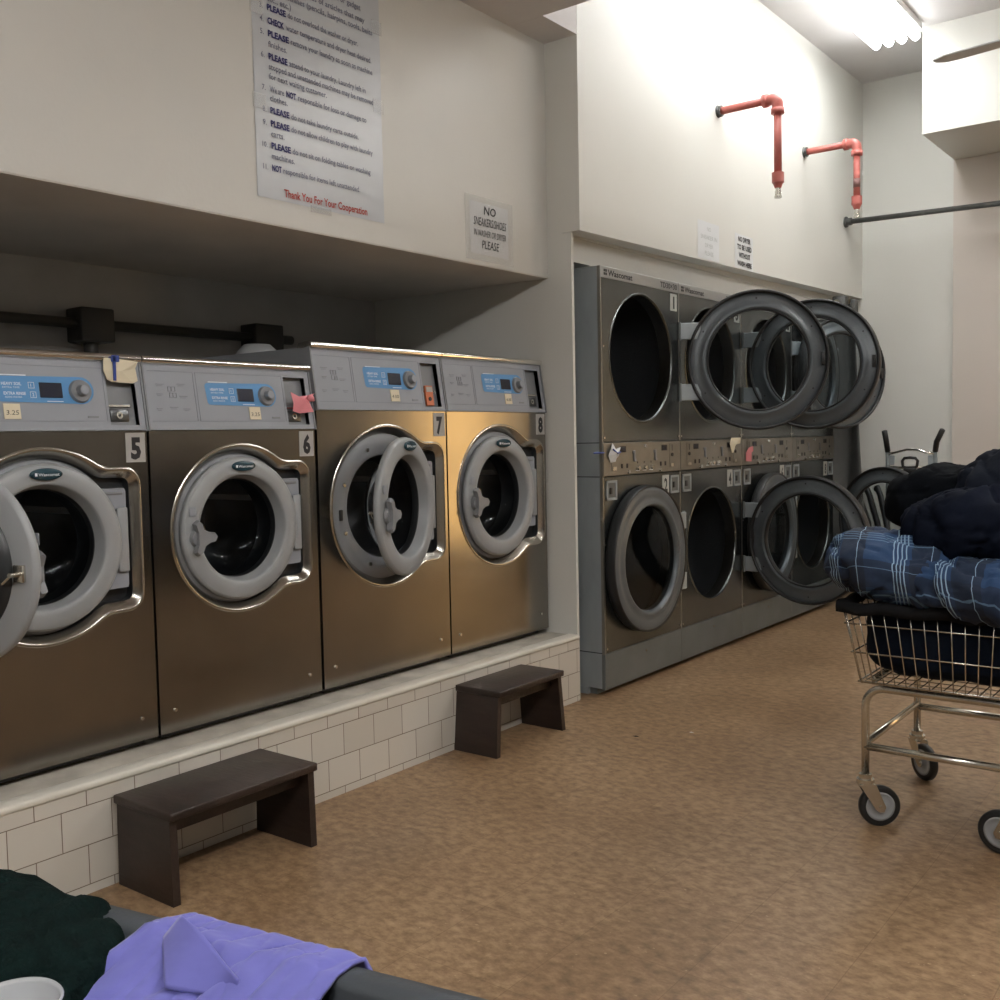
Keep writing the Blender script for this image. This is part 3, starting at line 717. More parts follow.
    for (a, b_) in ((0.030, 2.058), (0.046, 2.058), (0.030, 2.074), (0.046, 2.074)): t.box((a, -0.0052, b_), (a+0.012, -0.0042, b_+0.012), M['ink'])
    t.text('Wascomat', 0.068, 2.058, 0.028, y=-0.0050, mt=M['ink'], width=0.235, bold=0.025)
    t.text('TD30\u00d730', DW-0.022, 2.058, 0.028, y=-0.0050, mt=M['ink'], width=0.185, bold=0.015, align='r'); t.build('printed_text', H)
    cp = MB(M['strip']); cp.box((0.004, -0.006, 1.084), (DW-0.001, 0.03, 1.247), bev=0.002, seg=1); C = cp.build('control_panel', root)
    for (cxp, sgn) in ((0.10, 1), (0.70, -1)):
        q = MB(M['ink'])
        q.box((cxp+sgn*0.085-0.028, -0.009, 1.198), (cxp+sgn*0.085+0.028, -0.006, 1.228), M['ink']); q.box((cxp+sgn*0.085-0.018, -0.0095, 1.203), (cxp+sgn*0.085+0.018, -0.009, 1.222), M['display'])
        q.build('display', C)
        q = MB(M['gasket']); q.box((cxp-0.026, -0.0085, 1.105), (cxp+0.026, -0.006, 1.235), M['strip'], bev=0.001, seg=1)
        q.box((cxp-0.012, -0.0095, 1.168), (cxp+0.014, -0.0085, 1.180), M['ink']); q.cyl((cxp, -0.012, 1.174), (cxp, -0.008, 1.174), 0.010, 12, M['ink']); q.box((cxp-0.003, -0.0095, 1.195), (cxp+0.003, -0.0085, 1.228), M['ink'])
        q.box((cxp-0.016, -0.011, 1.110), (cxp+0.016, -0.0085, 1.128), M['chrome2']); q.build('coin_slot', C)
        for k in range(2):
            zz = 1.118; q = MB(M['ink']); q.box((cxp+sgn*(0.075+0.05*k)-0.006, -0.009, zz), (cxp+sgn*(0.075+0.05*k)+0.006, -0.006, zz+0.022)); q.build('indicator', C)
    for (kx, s_) in ((0.295, 1), (0.515, -1)):
        q = MB(M['plastic3']); q.box((kx-0.008, -0.014, 1.150), (kx+0.008, -0.006, 1.205), bev=0.003, seg=1); q.box((kx-0.016, -0.012, 1.190), (kx+0.006, -0.006, 1.205), bev=0.002, seg=1); q.box((kx-0.004, -0.012, 1.148), (kx+0.018, -0.006, 1.162), bev=0.002, seg=1)
        q.build('arrow_mark', C)
    for k in range(3):
        kx = 0.33+0.07*k; q = MB(M['chrome2']); q.cyl((kx, -0.006, 1.115), (kx, -0.020, 1.115), 0.012, 16, r2=0.010); q.box((kx-0.018, -0.0075, 1.100), (kx+0.018, -0.006, 1.104), M['white']); q.box((kx-0.003, -0.0075, 1.138), (kx+0.003, -0.006, 1.148), M['ink'])
        q.build('button', C)
    for (kx, kz) in ((0.235, 1.098), (0.565, 1.098), (0.405, 1.225)):
        q = MB(M['chrome']); q.cyl((kx, -0.006, kz), (kx, -0.016, kz), 0.010, 16, r2=0.008); q.build('lock', C)
    return root
make_dryer(4.2535, '12', (123, 0), 'stacked steel dryer pair with number 1 over number 2, nearest the white pillar', True)
make_dryer(5.0535, '34', (97, 83), 'stacked steel dryer pair with number 4 plate, second from the pillar')
make_dryer(5.8535, '56', (150, 2), 'stacked steel dryer pair third from the pillar, partly behind open door rings')
make_dryer(6.6535, '78', (3, 70), 'stacked steel dryer pair farthest from the pillar, next to the hanging grey sheet')
# ------------------------------------------------------------------ step stools
def make_stool(c, ln, dp, h, splay, label, rz=0.0, stretcher=True):
    root = empty('step_stool', (c[0], c[1], 0), rz); tag(root, label, 'stool', 'step stools by the washers')
    # local x runs along the washers, local y across
    t = MB(M['wood']); t.box((-ln/2-0.004, -dp/2-0.014, h-0.026), (ln/2+0.004, dp/2+0.010, h), bev=0.005, seg=2)
    t.build('top', root)
    for s in (-1, 1):
        l = MB(M['wood']); x = s*(ln/2-0.014); th = 0.012; hw = dp/2
        vs = []
        for z, ox in ((0.0, s*splay), (h-0.026, 0)):
            for (dx, dy) in ((-th, -hw), (th, -hw), (th, hw), (-th, hw)): vs.append((x+ox+dx, dy*(1.0 if z else 1.04), z))
        l.add(vs, [[3, 2, 1, 0], [4, 5, 6, 7], [0, 1, 5, 4], [1, 2, 6, 5], [2, 3, 7, 6], [3, 0, 4, 7]])
        l.build('side_panel', root)
    a = MB(M['wood']); a.box((-ln/2+0.026, -dp/2+0.04, h-0.075), (ln/2-0.026, -dp/2+0.058, h-0.026))
    a.build('apron', root)
    return root
make_stool((0.078, 1.898), 0.535, 0.255, 0.268, 0.0, 'long dark brown wooden step stool below machines 5 and 6', pi/2)
make_stool((0.022, 3.425), 0.455, 0.250, 0.268, 0.022, 'short dark brown wooden step stool with splayed sides below machine 8', pi/2)

# ------------------------------------------------------------------ red sprinkler pipes
def red_pipe(y, z, zend, xout, label, patch=False):
    root = empty('sprinkler_pipe', (-0.03, y, z)); tag(root, label, 'pipe', None)
    r = 0.0215
    MB(M['iron']).cyl((0, 0, 0), (0.010, 0, 0), 0.036, 24, r2=0.028).cyl((0.014, 0, 0), (0.024, 0, 0), 0.032, 20).build('wall_flange', root)
    X = xout; R = 0.035
    path = [(0.015, 0, 0), (0.045, 0, 0), (X-R-0.03, 0, 0)]
    MB(M['red']).tube(path, r, 16).build('horizontal_pipe', root)
    e = MB(M['red'])
    e.tube([(X-R-0.045, 0, 0), (X-R-0.03, 0, 0), (X-R, 0, 0)]+[(X-R+R*sin(a), 0, -R+R*cos(a)) for a in [pi/2*i/8 for i in range(1, 9)]]+[(X, 0, -R-0.03), (X, 0, -R-0.045)], 0.031, 18)
    e.tube([(X-R-0.05, 0, 0), (X-R-0.02, 0, 0)], 0.037, 18); e.tube([(X, 0, -R-0.02), (X, 0, -R-0.05)], 0.037, 18)
    e.build('elbow', root)
    d = zend-z
    MB(M['red']).tube([(X, 0, -R-0.03), (X, 0, d+0.13)], r, 16).build('drop_pipe', root)
    if patch: MB(M['pipe_patch']).tube([(X, 0, d*0.60), (X, 0, d*0.48)], r+0.001, 16).build('paint_patch', root)
    MB(M['red']).cyl((X, 0, d+0.14), (X, 0, d+0.085), 0.034, 18).cyl((X, 0, d+0.085), (X, 0, d+0.055), 0.030, 18, r2=0.018).build('reducer', root)
    MB(M['chrome2']).cyl((X, 0, d+0.06), (X, 0, d+0.02), 0.014, 12).cyl((X, 0, d+0.012), (X, 0, d), 0.020, 14).cyl((X-0.014, 0, d+0.012), (X-0.014, 0, d+0.04), 0.004, 6).cyl((X+0.014, 0, d+0.012), (X+0.014, 0, d+0.04), 0.004, 6).build('sprinkler_head', root)
    return root
red_pipe(5.63, 3.150, 2.600, 0.362, 'red painted sprinkler pipe on the bright wall, nearer one with bare nozzle')
red_pipe(6.974, 3.192, 2.70, 0.360, 'red painted sprinkler pipe nearest the back corner with a grey patch', True)

# clothes rail across the back
rail = empty('wall_rail', (-0.03, 7.80, 2.846)); tag(rail, 'dark metal pipe rail running across below the boxed beam', 'rail')
MB(M['iron']).cyl((0, 0, 0), (0.016, 0, 0), 0.040, 24).cyl((0.016, 0, 0), (0.05, 0, 0), 0.028, 20).build('wall_flange', rail)
MB(M['iron']).tube([(0.02, 0, 0), (5.31, 0, -0.11)], 0.019, 14).build('pipe', rail)

# ceiling fan, only a blade tip in view
fan = empty('ceiling_fan', (1.97, 5.6, ZH+0.02)); tag(fan, 'grey ceiling fan with one blade tip in front of the white beam', 'ceiling fan')
MB(M['fan']).cyl((0, 0, 0), (0, 0, -0.72), 0.016, 12).cyl((0, 0, 0), (0, 0, -0.05), 0.07, 24).build('rod', fan)
MB(M['fan']).lathez([(0.0, -0.70), (0.10, -0.72), (0.13, -0.78), (0.12, -0.84), (0.05, -0.88), (0.0, -0.88)], 32).build('motor', fan)
for k in range(4):
    a = radians(172)+k*pi/2
    Bm = MB(M['fan'], Matrix.Rotation(a, 4, 'Z')@Matrix.Translation((0, 0, -0.80))@Matrix.Rotation(radians(-4), 4, 'X'))
    Bm.box((0.10, -0.02, -0.004), (0.24, 0.02, 0.004))
    out = [(0.20, -0.055), (0.74, -0.072), (0.80, -0.064), (0.835, -0.02), (0.83, 0.03), (0.77, 0.062), (0.20, 0.055)]; nn = len(out)
    Bm.add([(x, y, 0.004) for x, y in out]+[(x, y, -0.004) for x, y in out], [list(range(nn)), list(range(nn, 2*nn))[::-1]]+[[i, nn+i, nn+(i+1) % nn, (i+1) % nn] for i in range(nn)])
    Bm.build('blade', fan)

# ------------------------------------------------------------------ signs (local x along the wall)
def sign(name, x, y0, z0, wd, ht, mt, label, curl=0.0, border=None):
    root = empty(name, (x, y0, z0), pi/2); tag(root, label, 'sign', None)
    b = MB(border or mt); nx, nz = 12, 14; vs = []
    for k in range(nz+1):
        for i in range(nx+1):
            vs.append((wd*i/nx, -0.002-curl*abs(noise.noise(Vector((i*.45+x, k*.4, z0)))), ht*k/nz))
    fs = [[k*(nx+1)+i, k*(nx+1)+i+1, (k+1)*(nx+1)+i+1, (k+1)*(nx+1)+i] for k in range(nz) for i in range(nx)]
    b.add(vs, fs, None, True); nb = len(vs); b.add([(v[0], 0.0, v[2]) for v in vs], [f[::-1] for f in fs])
    b.build('sheet', root)
    return root
sg = sign('rules_poster', -0.215, 2.366, 2.137, 0.628, 0.95, M['poster'], 'tall laminated rules poster in blue and red lettering high above machines 6 and 7', 0.003)
Yp = -0.0068
T3 = MB(M['red_ink'])
def zrow(px):
    if px < 185: px = px-6-5.5*(180-px)/170
    return (196.5-px)*0.00337
def row(px, num, bold, body, width, indent=0.064):
    z = zrow(px)-0.007; h = 0.0205; x = indent; T = MB(M['navy_ink']); T2 = T; g2 = M['ink_grey']
    if num: T.text(num, 0.046, z, h*.9, y=Yp, mt=M['ink_grey'], width=0.006*len(num)+0.004, bold=0.01, align='r')
    n = len(bold)+len(body)+(1 if bold and body else 0); cw = width/n
    if body.startswith('We are'):
        T.text('We are', x, z, h, y=Yp, width=cw*6, mt=g2, bold=0.012); T.text('NOT', x+cw*7, z, h, y=Yp, width=cw*4.2, bold=0.04); T.text(body[11:], x+cw*12, z, h, y=Yp, width=width-cw*12, mt=g2, bold=0.012)
    elif bold:
        wb = cw*len(bold)*1.38; T.text(bold, x, z, h, y=Yp, width=wb, bold=0.04); x += wb+cw*0.8
        T.text(body, x, z, h, y=Yp, width=width+indent-x, bold=0.012, mt=g2)
    else: T.text(body, x, z, h, y=Yp, width=width, bold=0.012, mt=g2)
    T.build('text_line', sg)
row(-52, '1.', 'PLEASE', 'read all the machine instructions', 0.43)
row(-39, '', '', 'before you start.', 0.18)
row(-26, '2.', 'PLEASE', 'check pockets, small or gadget', 0.46)
row(-14, '', '', 'pieces and all kinds of articles that may', 0.48)
row(-4, '', '', 'harm machines (pencils, hairpins, tools, belts', 0.52)
row(5, '', '', 'etc., etc.)', 0.11)
row(14, '3.', 'PLEASE', 'do not overload the washer or dryer.', 0.44)
row(23+4, '4.', 'CHECK', 'water temperature and dryer heat desired.', 0.51)
row(39.5, '5.', 'PLEASE', 'remove your laundry as soon as machine', 0.515)
row(50, '', '', 'finishes.', 0.085)
row(62, '6.', 'PLEASE', 'attend to your laundry. Laundry left in', 0.475)
row(72, '', '', 'stopped and unattended machines may be removed', 0.515)
row(81.5, '', '', 'for next waiting customer.', 0.27)
row(94, '7.', '', 'We are NOT responsible for loss or damage to', 0.475)
row(103, '', '', 'clothes.', 0.08)
row(115, '8.', 'PLEASE', 'do not take laundry carts outside.', 0.43)
row(128, '9.', 'PLEASE', 'do not allow children to play with laundry', 0.505)
row(138, '', '', 'carts.', 0.06)
row(150, '10.', 'PLEASE', 'do not sit on folding tables or washing', 0.49)
row(160, '', '', 'machines.', 0.105)
row(172, '11.', 'NOT', 'responsible for items left unattended.', 0.43)
T3.text('Thank You For Your Cooperation', 0.115, zrow(192), 0.027, y=Yp, width=0.415, bold=0.02)
T3.build('red_lettering', sg)
for (px, pz) in ((0.0, 0.30), (0.0, 0.62), (0.59, 0.42), (0.59, 0.72), (0.25, -0.018)):
    t = MB(M['tape_clear']); t.box((px-0.012, -0.0075, pz), (px+0.045, -0.0065, pz+0.05) if px < 0.2 or px > .5 else (px+0.09, -0.0065, pz+0.024)); t.build('clear_tape', sg)
s2 = sign('handwritten_notice', -0.215, 3.535, 2.096, 0.275, 0.225, M['paper'], 'handwritten notice in black capitals beginning NO, above machine 8', 0.002)
t = MB(M['ink'])
for (s, z, h, wd, bo) in (('NO', 0.176, 0.036, 0.085, 0.01), ('SNEAKERS/SHOES', 0.124, 0.036, 0.235, 0.0), ('IN WASHER OR DRYER', 0.078, 0.028, 0.232, 0.0), ('PLEASE', 0.026, 0.036, 0.120, 0.0)):
    t.text(s, 0.138, z, h, y=-0.0050, width=wd, bold=bo, align='c', slant=0.12)
t.build('lettering', s2)
MB(M['tape_clear']).box((-0.035, -0.0035, -0.03), (0.31, -0.003, 0.25)).build('clear_tape', s2)
s3 = sign('faded_notice', -0.03, 5.352, 2.281, 0.275, 0.212, M['paper'], 'faded white notice with pale lettering, left of the bold dryer notice', 0.002)
t = MB(M['ink_faint'])
for (s, z, wd) in (('NO', 0.160, 0.05), ('SNEAKER IN', 0.112, 0.21), ('DRYER', 0.066, 0.10), ('PLEASE', 0.022, 0.11)):
    t.text(s, 0.138, z, 0.024, y=-0.0050, width=wd, align='c')
t.build('lettering', s3)
s4 = sign('printed_notice', -0.03, 5.845, 2.283, 0.265, 0.205, M['paper'], 'white notice in bold black capitals above the third dryer, beginning NO DRYER', 0.001)
t = MB(M['ink'])
for (s, z, wd) in (('NO DRYER', 0.162, 0.18), ('TO BE USED', 0.114, 0.21), ('WITHOUT', 0.066, 0.165), ('WASH HERE', 0.016, 0.21)):
    t.text(s, 0.134, z, 0.029, y=-0.0042, width=wd, bold=0.035, align='c')
t.build('lettering', s4)

# ------------------------------------------------------------------ notes stuck on machines
def paper(name, loc, pts, mt, label, cat, seed=1, amp=0.004, rz=pi/2):
    """small hanging sheet with thickness; pts = outline in (x, z)"""
    root = empty(name, loc, rz); tag(root, label, cat)
    n = len(pts); y = [-(0.004+amp*(0.5+0.5*sin(seed+2.1*i))) for i in range(n)]
    cx = sum(p[0] for p in pts)/n; cz = sum(p[1] for p in pts)/n
    vs = [(p[0], y[i], p[1]) for i, p in enumerate(pts)]+[(cx, -0.004-amp*1.6, cz)]
    vs2 = [(v[0], v[1]+0.0015, v[2]) for v in vs]
    fs = [[i, (i+1) % n, n] for i in range(n)]
    b = MB(mt); b.add(vs+vs2, fs+[[f[1]+n+1, f[0]+n+1, f[2]+n+1] for f in fs]+[[i, (i+1) % n, n+1+(i+1) % n, n+1+i][::-1] for i in range(n)], None, False)
    return root, b
# cream note with blue tape, top right of machine 5
r_, b = paper('paper_note', (-0.246, 1.766, 1.478), [(0.0, 0.035), (0.012, 0.008), (0.03, 0.0), (0.10, -0.002), (0.118, 0.006), (0.112, 0.045), (0.12, 0.066), (0.05, 0.072), (0.004, 0.074)], M['cream'], 'blank cream paper note held by blue tape over the coin slot of machine 5', 'note')
b.build('sheet', r_)
MB(M['tape']).box((0.030, -0.014, 0.004), (0.040, -0.010, 0.080), bev=0.001, seg=1).box((0.026, -0.014, 0.062), (0.052, -0.008, 0.082), bev=0.001, seg=1).build('tape', r_)
# pink cloth knotted on machine 6
r_, b = paper('pink_rag', (-0.228, 2.486, 1.392), [(0.0, 0.07), (0.045, 0.055), (0.085, 0.06), (0.115, 0.068), (0.112, 0.058), (0.09, 0.050), (0.118, 0.044), (0.118, 0.038), (0.088, 0.042), (0.108, 0.0), (0.05, -0.006), (0.012, 0.002), (0.014, 0.03)], M['pink'], 'pink rag knotted over the coin slot of machine 6', 'rag', 2, 0.010)
b.build('cloth', r_)
MB(M['pink']).lathez([(0.0, -0.014), (0.012, -0.008), (0.015, 0.0), (0.010, 0.009), (0.0, 0.012)], 12, c=(0.086, -0.022, 0.05)).build('knot', r_)
# white note with blue stripe on the dryers' strip, pink tag and cream tag further on
r_, b = paper('paper_note', (0.006, 4.285, 1.150), [(0.0, 0.035), (0.03, 0.0), (0.06, 0.004), (0.075, 0.02), (0.105, 0.03), (0.11, 0.075), (0.07, 0.066), (0.05, 0.095), (0.02, 0.07)], M['paper'], 'crumpled white note with blue tape on the coin slot of the first dryer', 'note', 3, 0.012)
b.build('sheet', r_); MB(M['tape']).tube([(-0.12, -0.002, 0.05), (-0.03, -0.006, 0.05)], 0.0035, 6).tube([(0.03, -0.02, 0.065), (0.07, -0.02, 0.045), (0.10, -0.02, 0.05)], 0.004, 6).build('tape', r_)
r_, b = paper('paper_note', (0.012, 5.66, 1.185), [(0.0, 0.035), (0.025, -0.02), (0.035, -0.018), (0.045, 0.03), (0.14, 0.035), (0.14, 0.07), (0.02, 0.07)], M['cream'], 'cream paper tag hanging below the upper door of the second dryer', 'note', 4, 0.008)
b.build('sheet', r_)
r_, b = paper('pink_tag', (0.008, 5.90, 1.110), [(0.0, 0.0), (0.07, -0.005), (0.075, 0.05), (0.11, 0.06), (0.09, 0.09), (0.03, 0.08), (0.0, 0.05)], M['pink'], 'small pink tag stuck on the control strip of the third dryer', 'tag', 5, 0.006)
b.build('sheet', r_)

# ------------------------------------------------------------------ conduit in the alcove behind the washers
cd = empty('conduit', (-1.30, 0.5, 1.785)); tag(cd, 'dark conduit with junction boxes on the alcove wall behind the washers', 'conduit')
M['conduit'] = mat('dark_grey_conduit', (0.055, 0.055, 0.052), 0.5, 0.3)
MB(M['conduit']).tube([(0, -1.5, 0.0), (0, 2.95, 0.0)], 0.022, 12).build('pipe', cd)
for (yy, wd) in ((0.35, 0.05), (1.88, 0.075), (2.78, 0.085)):
    MB(M['conduit']).box((-0.075, yy-wd, -0.075), (0.045, yy+wd, 0.065), bev=0.008).cyl((-0.02, yy, -0.07), (-0.02, yy, -0.13), 0.03, 12).build('junction_box', cd)

# ------------------------------------------------------------------ hanging grey sheet beyond the dryers, clamp
def sheet_surf(name, f, nu, nv, mt, label=None, cat=None, th=0.006, parent=None, group=None, kind=None, uvs=None, smooth=True):
    vs = [Vector(f(i/nu, k/nv)) for k in range(nv+1) for i in range(nu+1)]
    def nrm(i, k):
        a = vs[k*(nu+1)+min(i+1, nu)]-vs[k*(nu+1)+max(i-1, 0)]; c = vs[min(k+1, nv)*(nu+1)+i]-vs[max(k-1, 0)*(nu+1)+i]
        n = a.cross(c); return n.normalized() if n.length > 1e-9 else Vector((0, 0, 1))
    back = [vs[k*(nu+1)+i]-nrm(i, k)*th for k in range(nv+1) for i in range(nu+1)]
    fs = [[k*(nu+1)+i, k*(nu+1)+i+1, (k+1)*(nu+1)+i+1, (k+1)*(nu+1)+i] for k in range(nv) for i in range(nu)]
    N = len(vs); fb = [[q+N for q in f_][::-1] for f_ in fs]
    rim = [i for i in range(nu)]+[k*(nu+1)+nu for k in range(nv)]+[nv*(nu+1)+i for i in range(nu, 0, -1)]+[k*(nu+1) for k in range(nv, 0, -1)]
    fr_ = [[rim[i], rim[i]+N, rim[(i+1) % len(rim)]+N, rim[(i+1) % len(rim)]] for i in range(len(rim))]
    b = MB(mt); b.add(vs+back, fs+fb+fr_, None, smooth)
    if uvs: b.uv = [(uvs(i/nu, k/nv)) for k in range(nv+1) for i in range(nu+1)]*2
    o = b.build(name, parent)
    if label: tag(o, label, cat, group, kind)
    return o
def drape(u, v):
    z = 2.15-1.85*v; x = -0.42+0.52*u+0.10*v
    return (x, 7.62+0.035*sin(16*u+3*v)+0.05*noise.noise(Vector((u*4, v*3, 1.3))), z)
sheet_surf('hanging_sheet', drape, 50, 30, M['curtain'], 'grey plastic sheet hanging in the gap beside the farthest dryer', 'sheet')
hs = empty('drain_hose', (0.02, 7.66, 0)); tag(hs, 'bundle of dark hoses looping down beside the farthest dryer', 'hose')
for k in range(3):
    P = [(0.06+0.07*k, 0.05*k, 0.90-0.03*k), (0.07+0.07*k, 0.04*k, 0.86), (0.10+0.07*k, 0.03*k, 0.80), (0.17+0.06*k, 0.02*k, 0.60), (0.22+0.06*k, 0.0, 0.35), (0.23+0.06*k, 0, 0.02)]
    Q = []
    for i in range(len(P)-1):
        for j in range(5): Q.append(tuple(P[i][a]+(P[i+1][a]-P[i][a])*j/5 for a in range(3)))
    Q.append(P[-1]); MB((M['gasket'], M['rubber'], M['gasket'])[k]).tube(Q, 0.022, 10).build('hose', hs)
clm = empty('pipe_clamp', (-0.01, 7.66, 2.20)); tag(clm, 'grey metal clamp bracket under the wall edge above the farthest dryer', 'bracket')
MB(M['iron']).box((-0.05, -0.06, -0.06), (0.05, 0.02, 0.08), bev=0.01).box((0.07, -0.02, -0.07), (0.11, 0.05, 0.05), bev=0.008).box((0.0, 0.0, -0.02), (0.09, 0.03, 0.02)).build('clamp_body', clm)
MB(M['chrome']).cyl((-0.01, -0.062, 0.03), (-0.01, -0.075, 0.03), 0.022, 16).build('bolt', clm)

# ------------------------------------------------------------------ hand truck against the back wall
ht = empty('hand_truck', (0.425, 7.93, 0)); tag(ht, 'grey metal hand truck with black grips against the back wall', 'hand truck')
for s in (-1, 1):
    MB(M['galv_dark']).tube([(s*0.17, 0.0, 0.12), (s*0.17, -0.02, 1.12)], 0.016, 12).build('upright', ht)
g = MB(M['black']).tube([(-0.17, -0.02, 1.12), (-0.175, -0.04, 1.20), (-0.18, -0.07, 1.275)], 0.020, 12); g.build('grip', ht)
g = MB(M['black']).tube([(0.17, -0.02, 1.12), (0.185, -0.04, 1.19), (0.235, -0.08, 1.275)], 0.020, 12); g.build('grip', ht)
MB(M['chrome']).tube([(-0.17, -0.025, 1.10), (-0.10, -0.03, 1.115), (-0.03, -0.03, 1.135), (0.04, -0.03, 1.135), (0.10, -0.03, 1.115), (0.17, -0.025, 1.10)], 0.010, 10).build('top_bar', ht)
for z in (1.00, 0.62, 0.30): MB(M['chrome2']).tube([(-0.17, -0.018, z), (0.17, -0.018, z)], 0.011, 10).build('cross_bar', ht)
MB(M['galv']).box((-0.165, -0.03, 1.02), (-0.12, -0.01, 1.09), bev=0.004, seg=1).box((0.12, -0.03, 1.0), (0.165, -0.01, 1.09), bev=0.004, seg=1).build('bracket', ht)
h = MB(M['black'])
hp_ = arc((0, 0), 0.02, 0, 1, 1, lambda a, b: (a, b))
P = [(-0.05, -0.05, 1.01), (-0.055, -0.05, 1.05), (-0.04, -0.05, 1.07), (0.0, -0.05, 1.074), (0.04, -0.05, 1.07), (0.055, -0.05, 1.05), (0.05, -0.05, 1.01), (0.03, -0.05, 1.0), (-0.03, -0.05, 1.0)]
h.tube(P, 0.011, 10, closed=True); h.box((-0.045, -0.07, 0.95), (0.045, -0.03, 1.0), bev=0.01); h.box((-0.035, -0.07, 0.90), (0.035, -0.03, 0.96), bev=0.01); h.build('release_handle', ht)
MB(M['galv']).box((-0.2, -0.28, 0.0), (0.2, 0.0, 0.012)).box((-0.2, -0.02, 0.0), (0.2, 0.0, 0.16)).build('toe_plate', ht)
for s in (-1, 1):
    MB(M['rubber']).cyl((s*0.205, 0.04, 0.12), (s*0.255, 0.04, 0.12), 0.12, 28).cyl((s*0.20, 0.04, 0.12), (s*0.26, 0.04, 0.12), 0.05, 20, M['galv']).build('wheel', ht)

# ------------------------------------------------------------------ wire laundry cart
ct = empty('laundry_cart', (0, 0, 0)); tag(ct, 'chrome wire laundry cart on casters heaped with blue and navy bedding', 'laundry cart')
px0, px1, py0, py1 = 1.572, 2.020, 3.300, 3.890; zt_ = 0.457; zb_ = 0.165
rt = 0.0125
for (yy) in (py0, py1):
    r = 0.06
    P = [(px0, yy, zb_), (px0, yy, zt_-r)]+[(px0+r-r*cos(a), yy, zt_-r+r*sin(a)) for a in [pi/2*i/8 for i in range(1, 9)]]
    P += [(px1-r+r*sin(a), yy, zt_-r+r*cos(a)) for a in [pi/2*i/8 for i in range(0, 9)]]+[(px1, yy, zb_)]
    MB(M['chrome2']).tube(P, rt, 12).build('leg_hoop', ct)
    MB(M['chrome2']).tube([(px0, yy, 0.262), (px1, yy, 0.262)], rt, 12).build('lower_rail', ct)
for xx in (px0, px1): MB(M['chrome2']).tube([(xx, py0, 0.272), (xx, py1, 0.272)], 0.0115, 12).build('side_rail', ct)
def caster(x, y, a):
    c = empty('caster', (x, y, 0), a); c.parent = ct
    MB(M['chrome2']).cyl((0, 0, 0.172), (0, 0, 0.150), 0.020, 18).cyl((0, 0, 0.156), (0, 0, 0.146), 0.028, 20).cyl((0, 0, 0.146), (0, 0, 0.138), 0.024, 20).build('swivel', c)
    f = MB(M['chrome2'])
    for s in (-1, 1):
        yy = s*0.021
        q = [(-0.024, 0.140), (0.028, 0.140), (0.060, 0.066), (0.054, 0.051), (0.040, 0.049), (0.026, 0.060)]
        n = len(q); f.add([(a_, yy-0.0015, b_) for a_, b_ in q]+[(a_, yy+0.0015, b_) for a_, b_ in q], [list(range(n)), list(range(n, 2*n))[::-1]]+[[i, (i+1) % n, n+(i+1) % n, n+i][::-1] for i in range(n)])
    f.box((-0.024, -0.022, 0.136), (0.026, 0.022, 0.141)); f.cyl((0.045, -0.026, 0.066), (0.045, 0.026, 0.066), 0.007, 12); f.build('fork', c)
    w_ = MB(M['rubber']); w_.lathe([(0.046, -0.012), (0.061, -0.014), (0.066, -0.008), (0.066, 0.008), (0.061, 0.014), (0.046, 0.012)], 48, c=(0.045, 0, 0.066)); w_.build('tyre', c)
    w_ = MB(M['plastic']); w_.lathe([(0.0001, -0.015), (0.012, -0.015), (0.014, -0.009), (0.036, -0.009), (0.040, -0.013), (0.047, -0.013), (0.047, 0.013), (0.040, 0.013), (0.036, 0.009), (0.014, 0.009), (0.012, 0.015), (0.0001, 0.015)], 40, c=(0.045, 0, 0.066)); w_.build('wheel_hub', c)
caster(px0, py0, radians(37)); caster(px0, py1, radians(-40)); caster(px1, py0, radians(172)); caster(px1, py1, radians(60))
# basket: straight front and back, tapering slightly downwards
def bpt(u, v, z):
    """u along x (0..1), v along y (0..1)"""
    k = (z-0.505)/(0.745-0.505)
    x0 = 1.600-0.045*k; x1 = 2.150+0.045*k; y0 = 3.150-0.035*k; y1 = 3.93+0.035*k
    return (x0+(x1-x0)*u, y0+(y1-y0)*v, z)
def wire(P, r=0.0021, n=6, closed=False): return MB(M['chrome2']).tube(P, r, n, closed=closed)
for z, r in ((0.745, 0.0042), (0.692, 0.0030), (0.602, 0.0030), (0.510, 0.0034)):
    wire([bpt(0, 0, z), bpt(1, 0, z), bpt(1, 1, z), bpt(0, 1, z)], r, 8, True).build('basket_rim' if z > .7 else 'hoop_wire', ct)
for i in range(17):
    u = (i+0.3)/16.6
    for v in (0, 1): wire([bpt(u, v, 0.748), bpt(u, v, 0.506)]).build('upright_wire', ct)
for i in range(15):
    v = (i+0.3)/14.6
    for u in (0, 1): wire([bpt(u, v, 0.748), bpt(u, v, 0.506)]).build('upright_wire', ct)
grd = MB(M['chrome2'])
for i in range(17): u = (i+0.3)/16.6; grd.tube([bpt(u, 0, 0.506), bpt(u, 1, 0.506)], 0.0021, 6)
for i in range(15): v = (i+0.3)/14.6; grd.tube([bpt(0, v, 0.503), bpt(1, v, 0.503)], 0.0021, 6)
grd.build('basket_floor', ct)
MB(M['chrome2']).tube([(px0+0.03, py0, 0.486), (px0+0.03, py1, 0.486)], 0.011, 10).tube([(px1-0.03, py0, 0.486), (px1-0.03, py1, 0.486)], 0.011, 10).build('basket_support', ct)

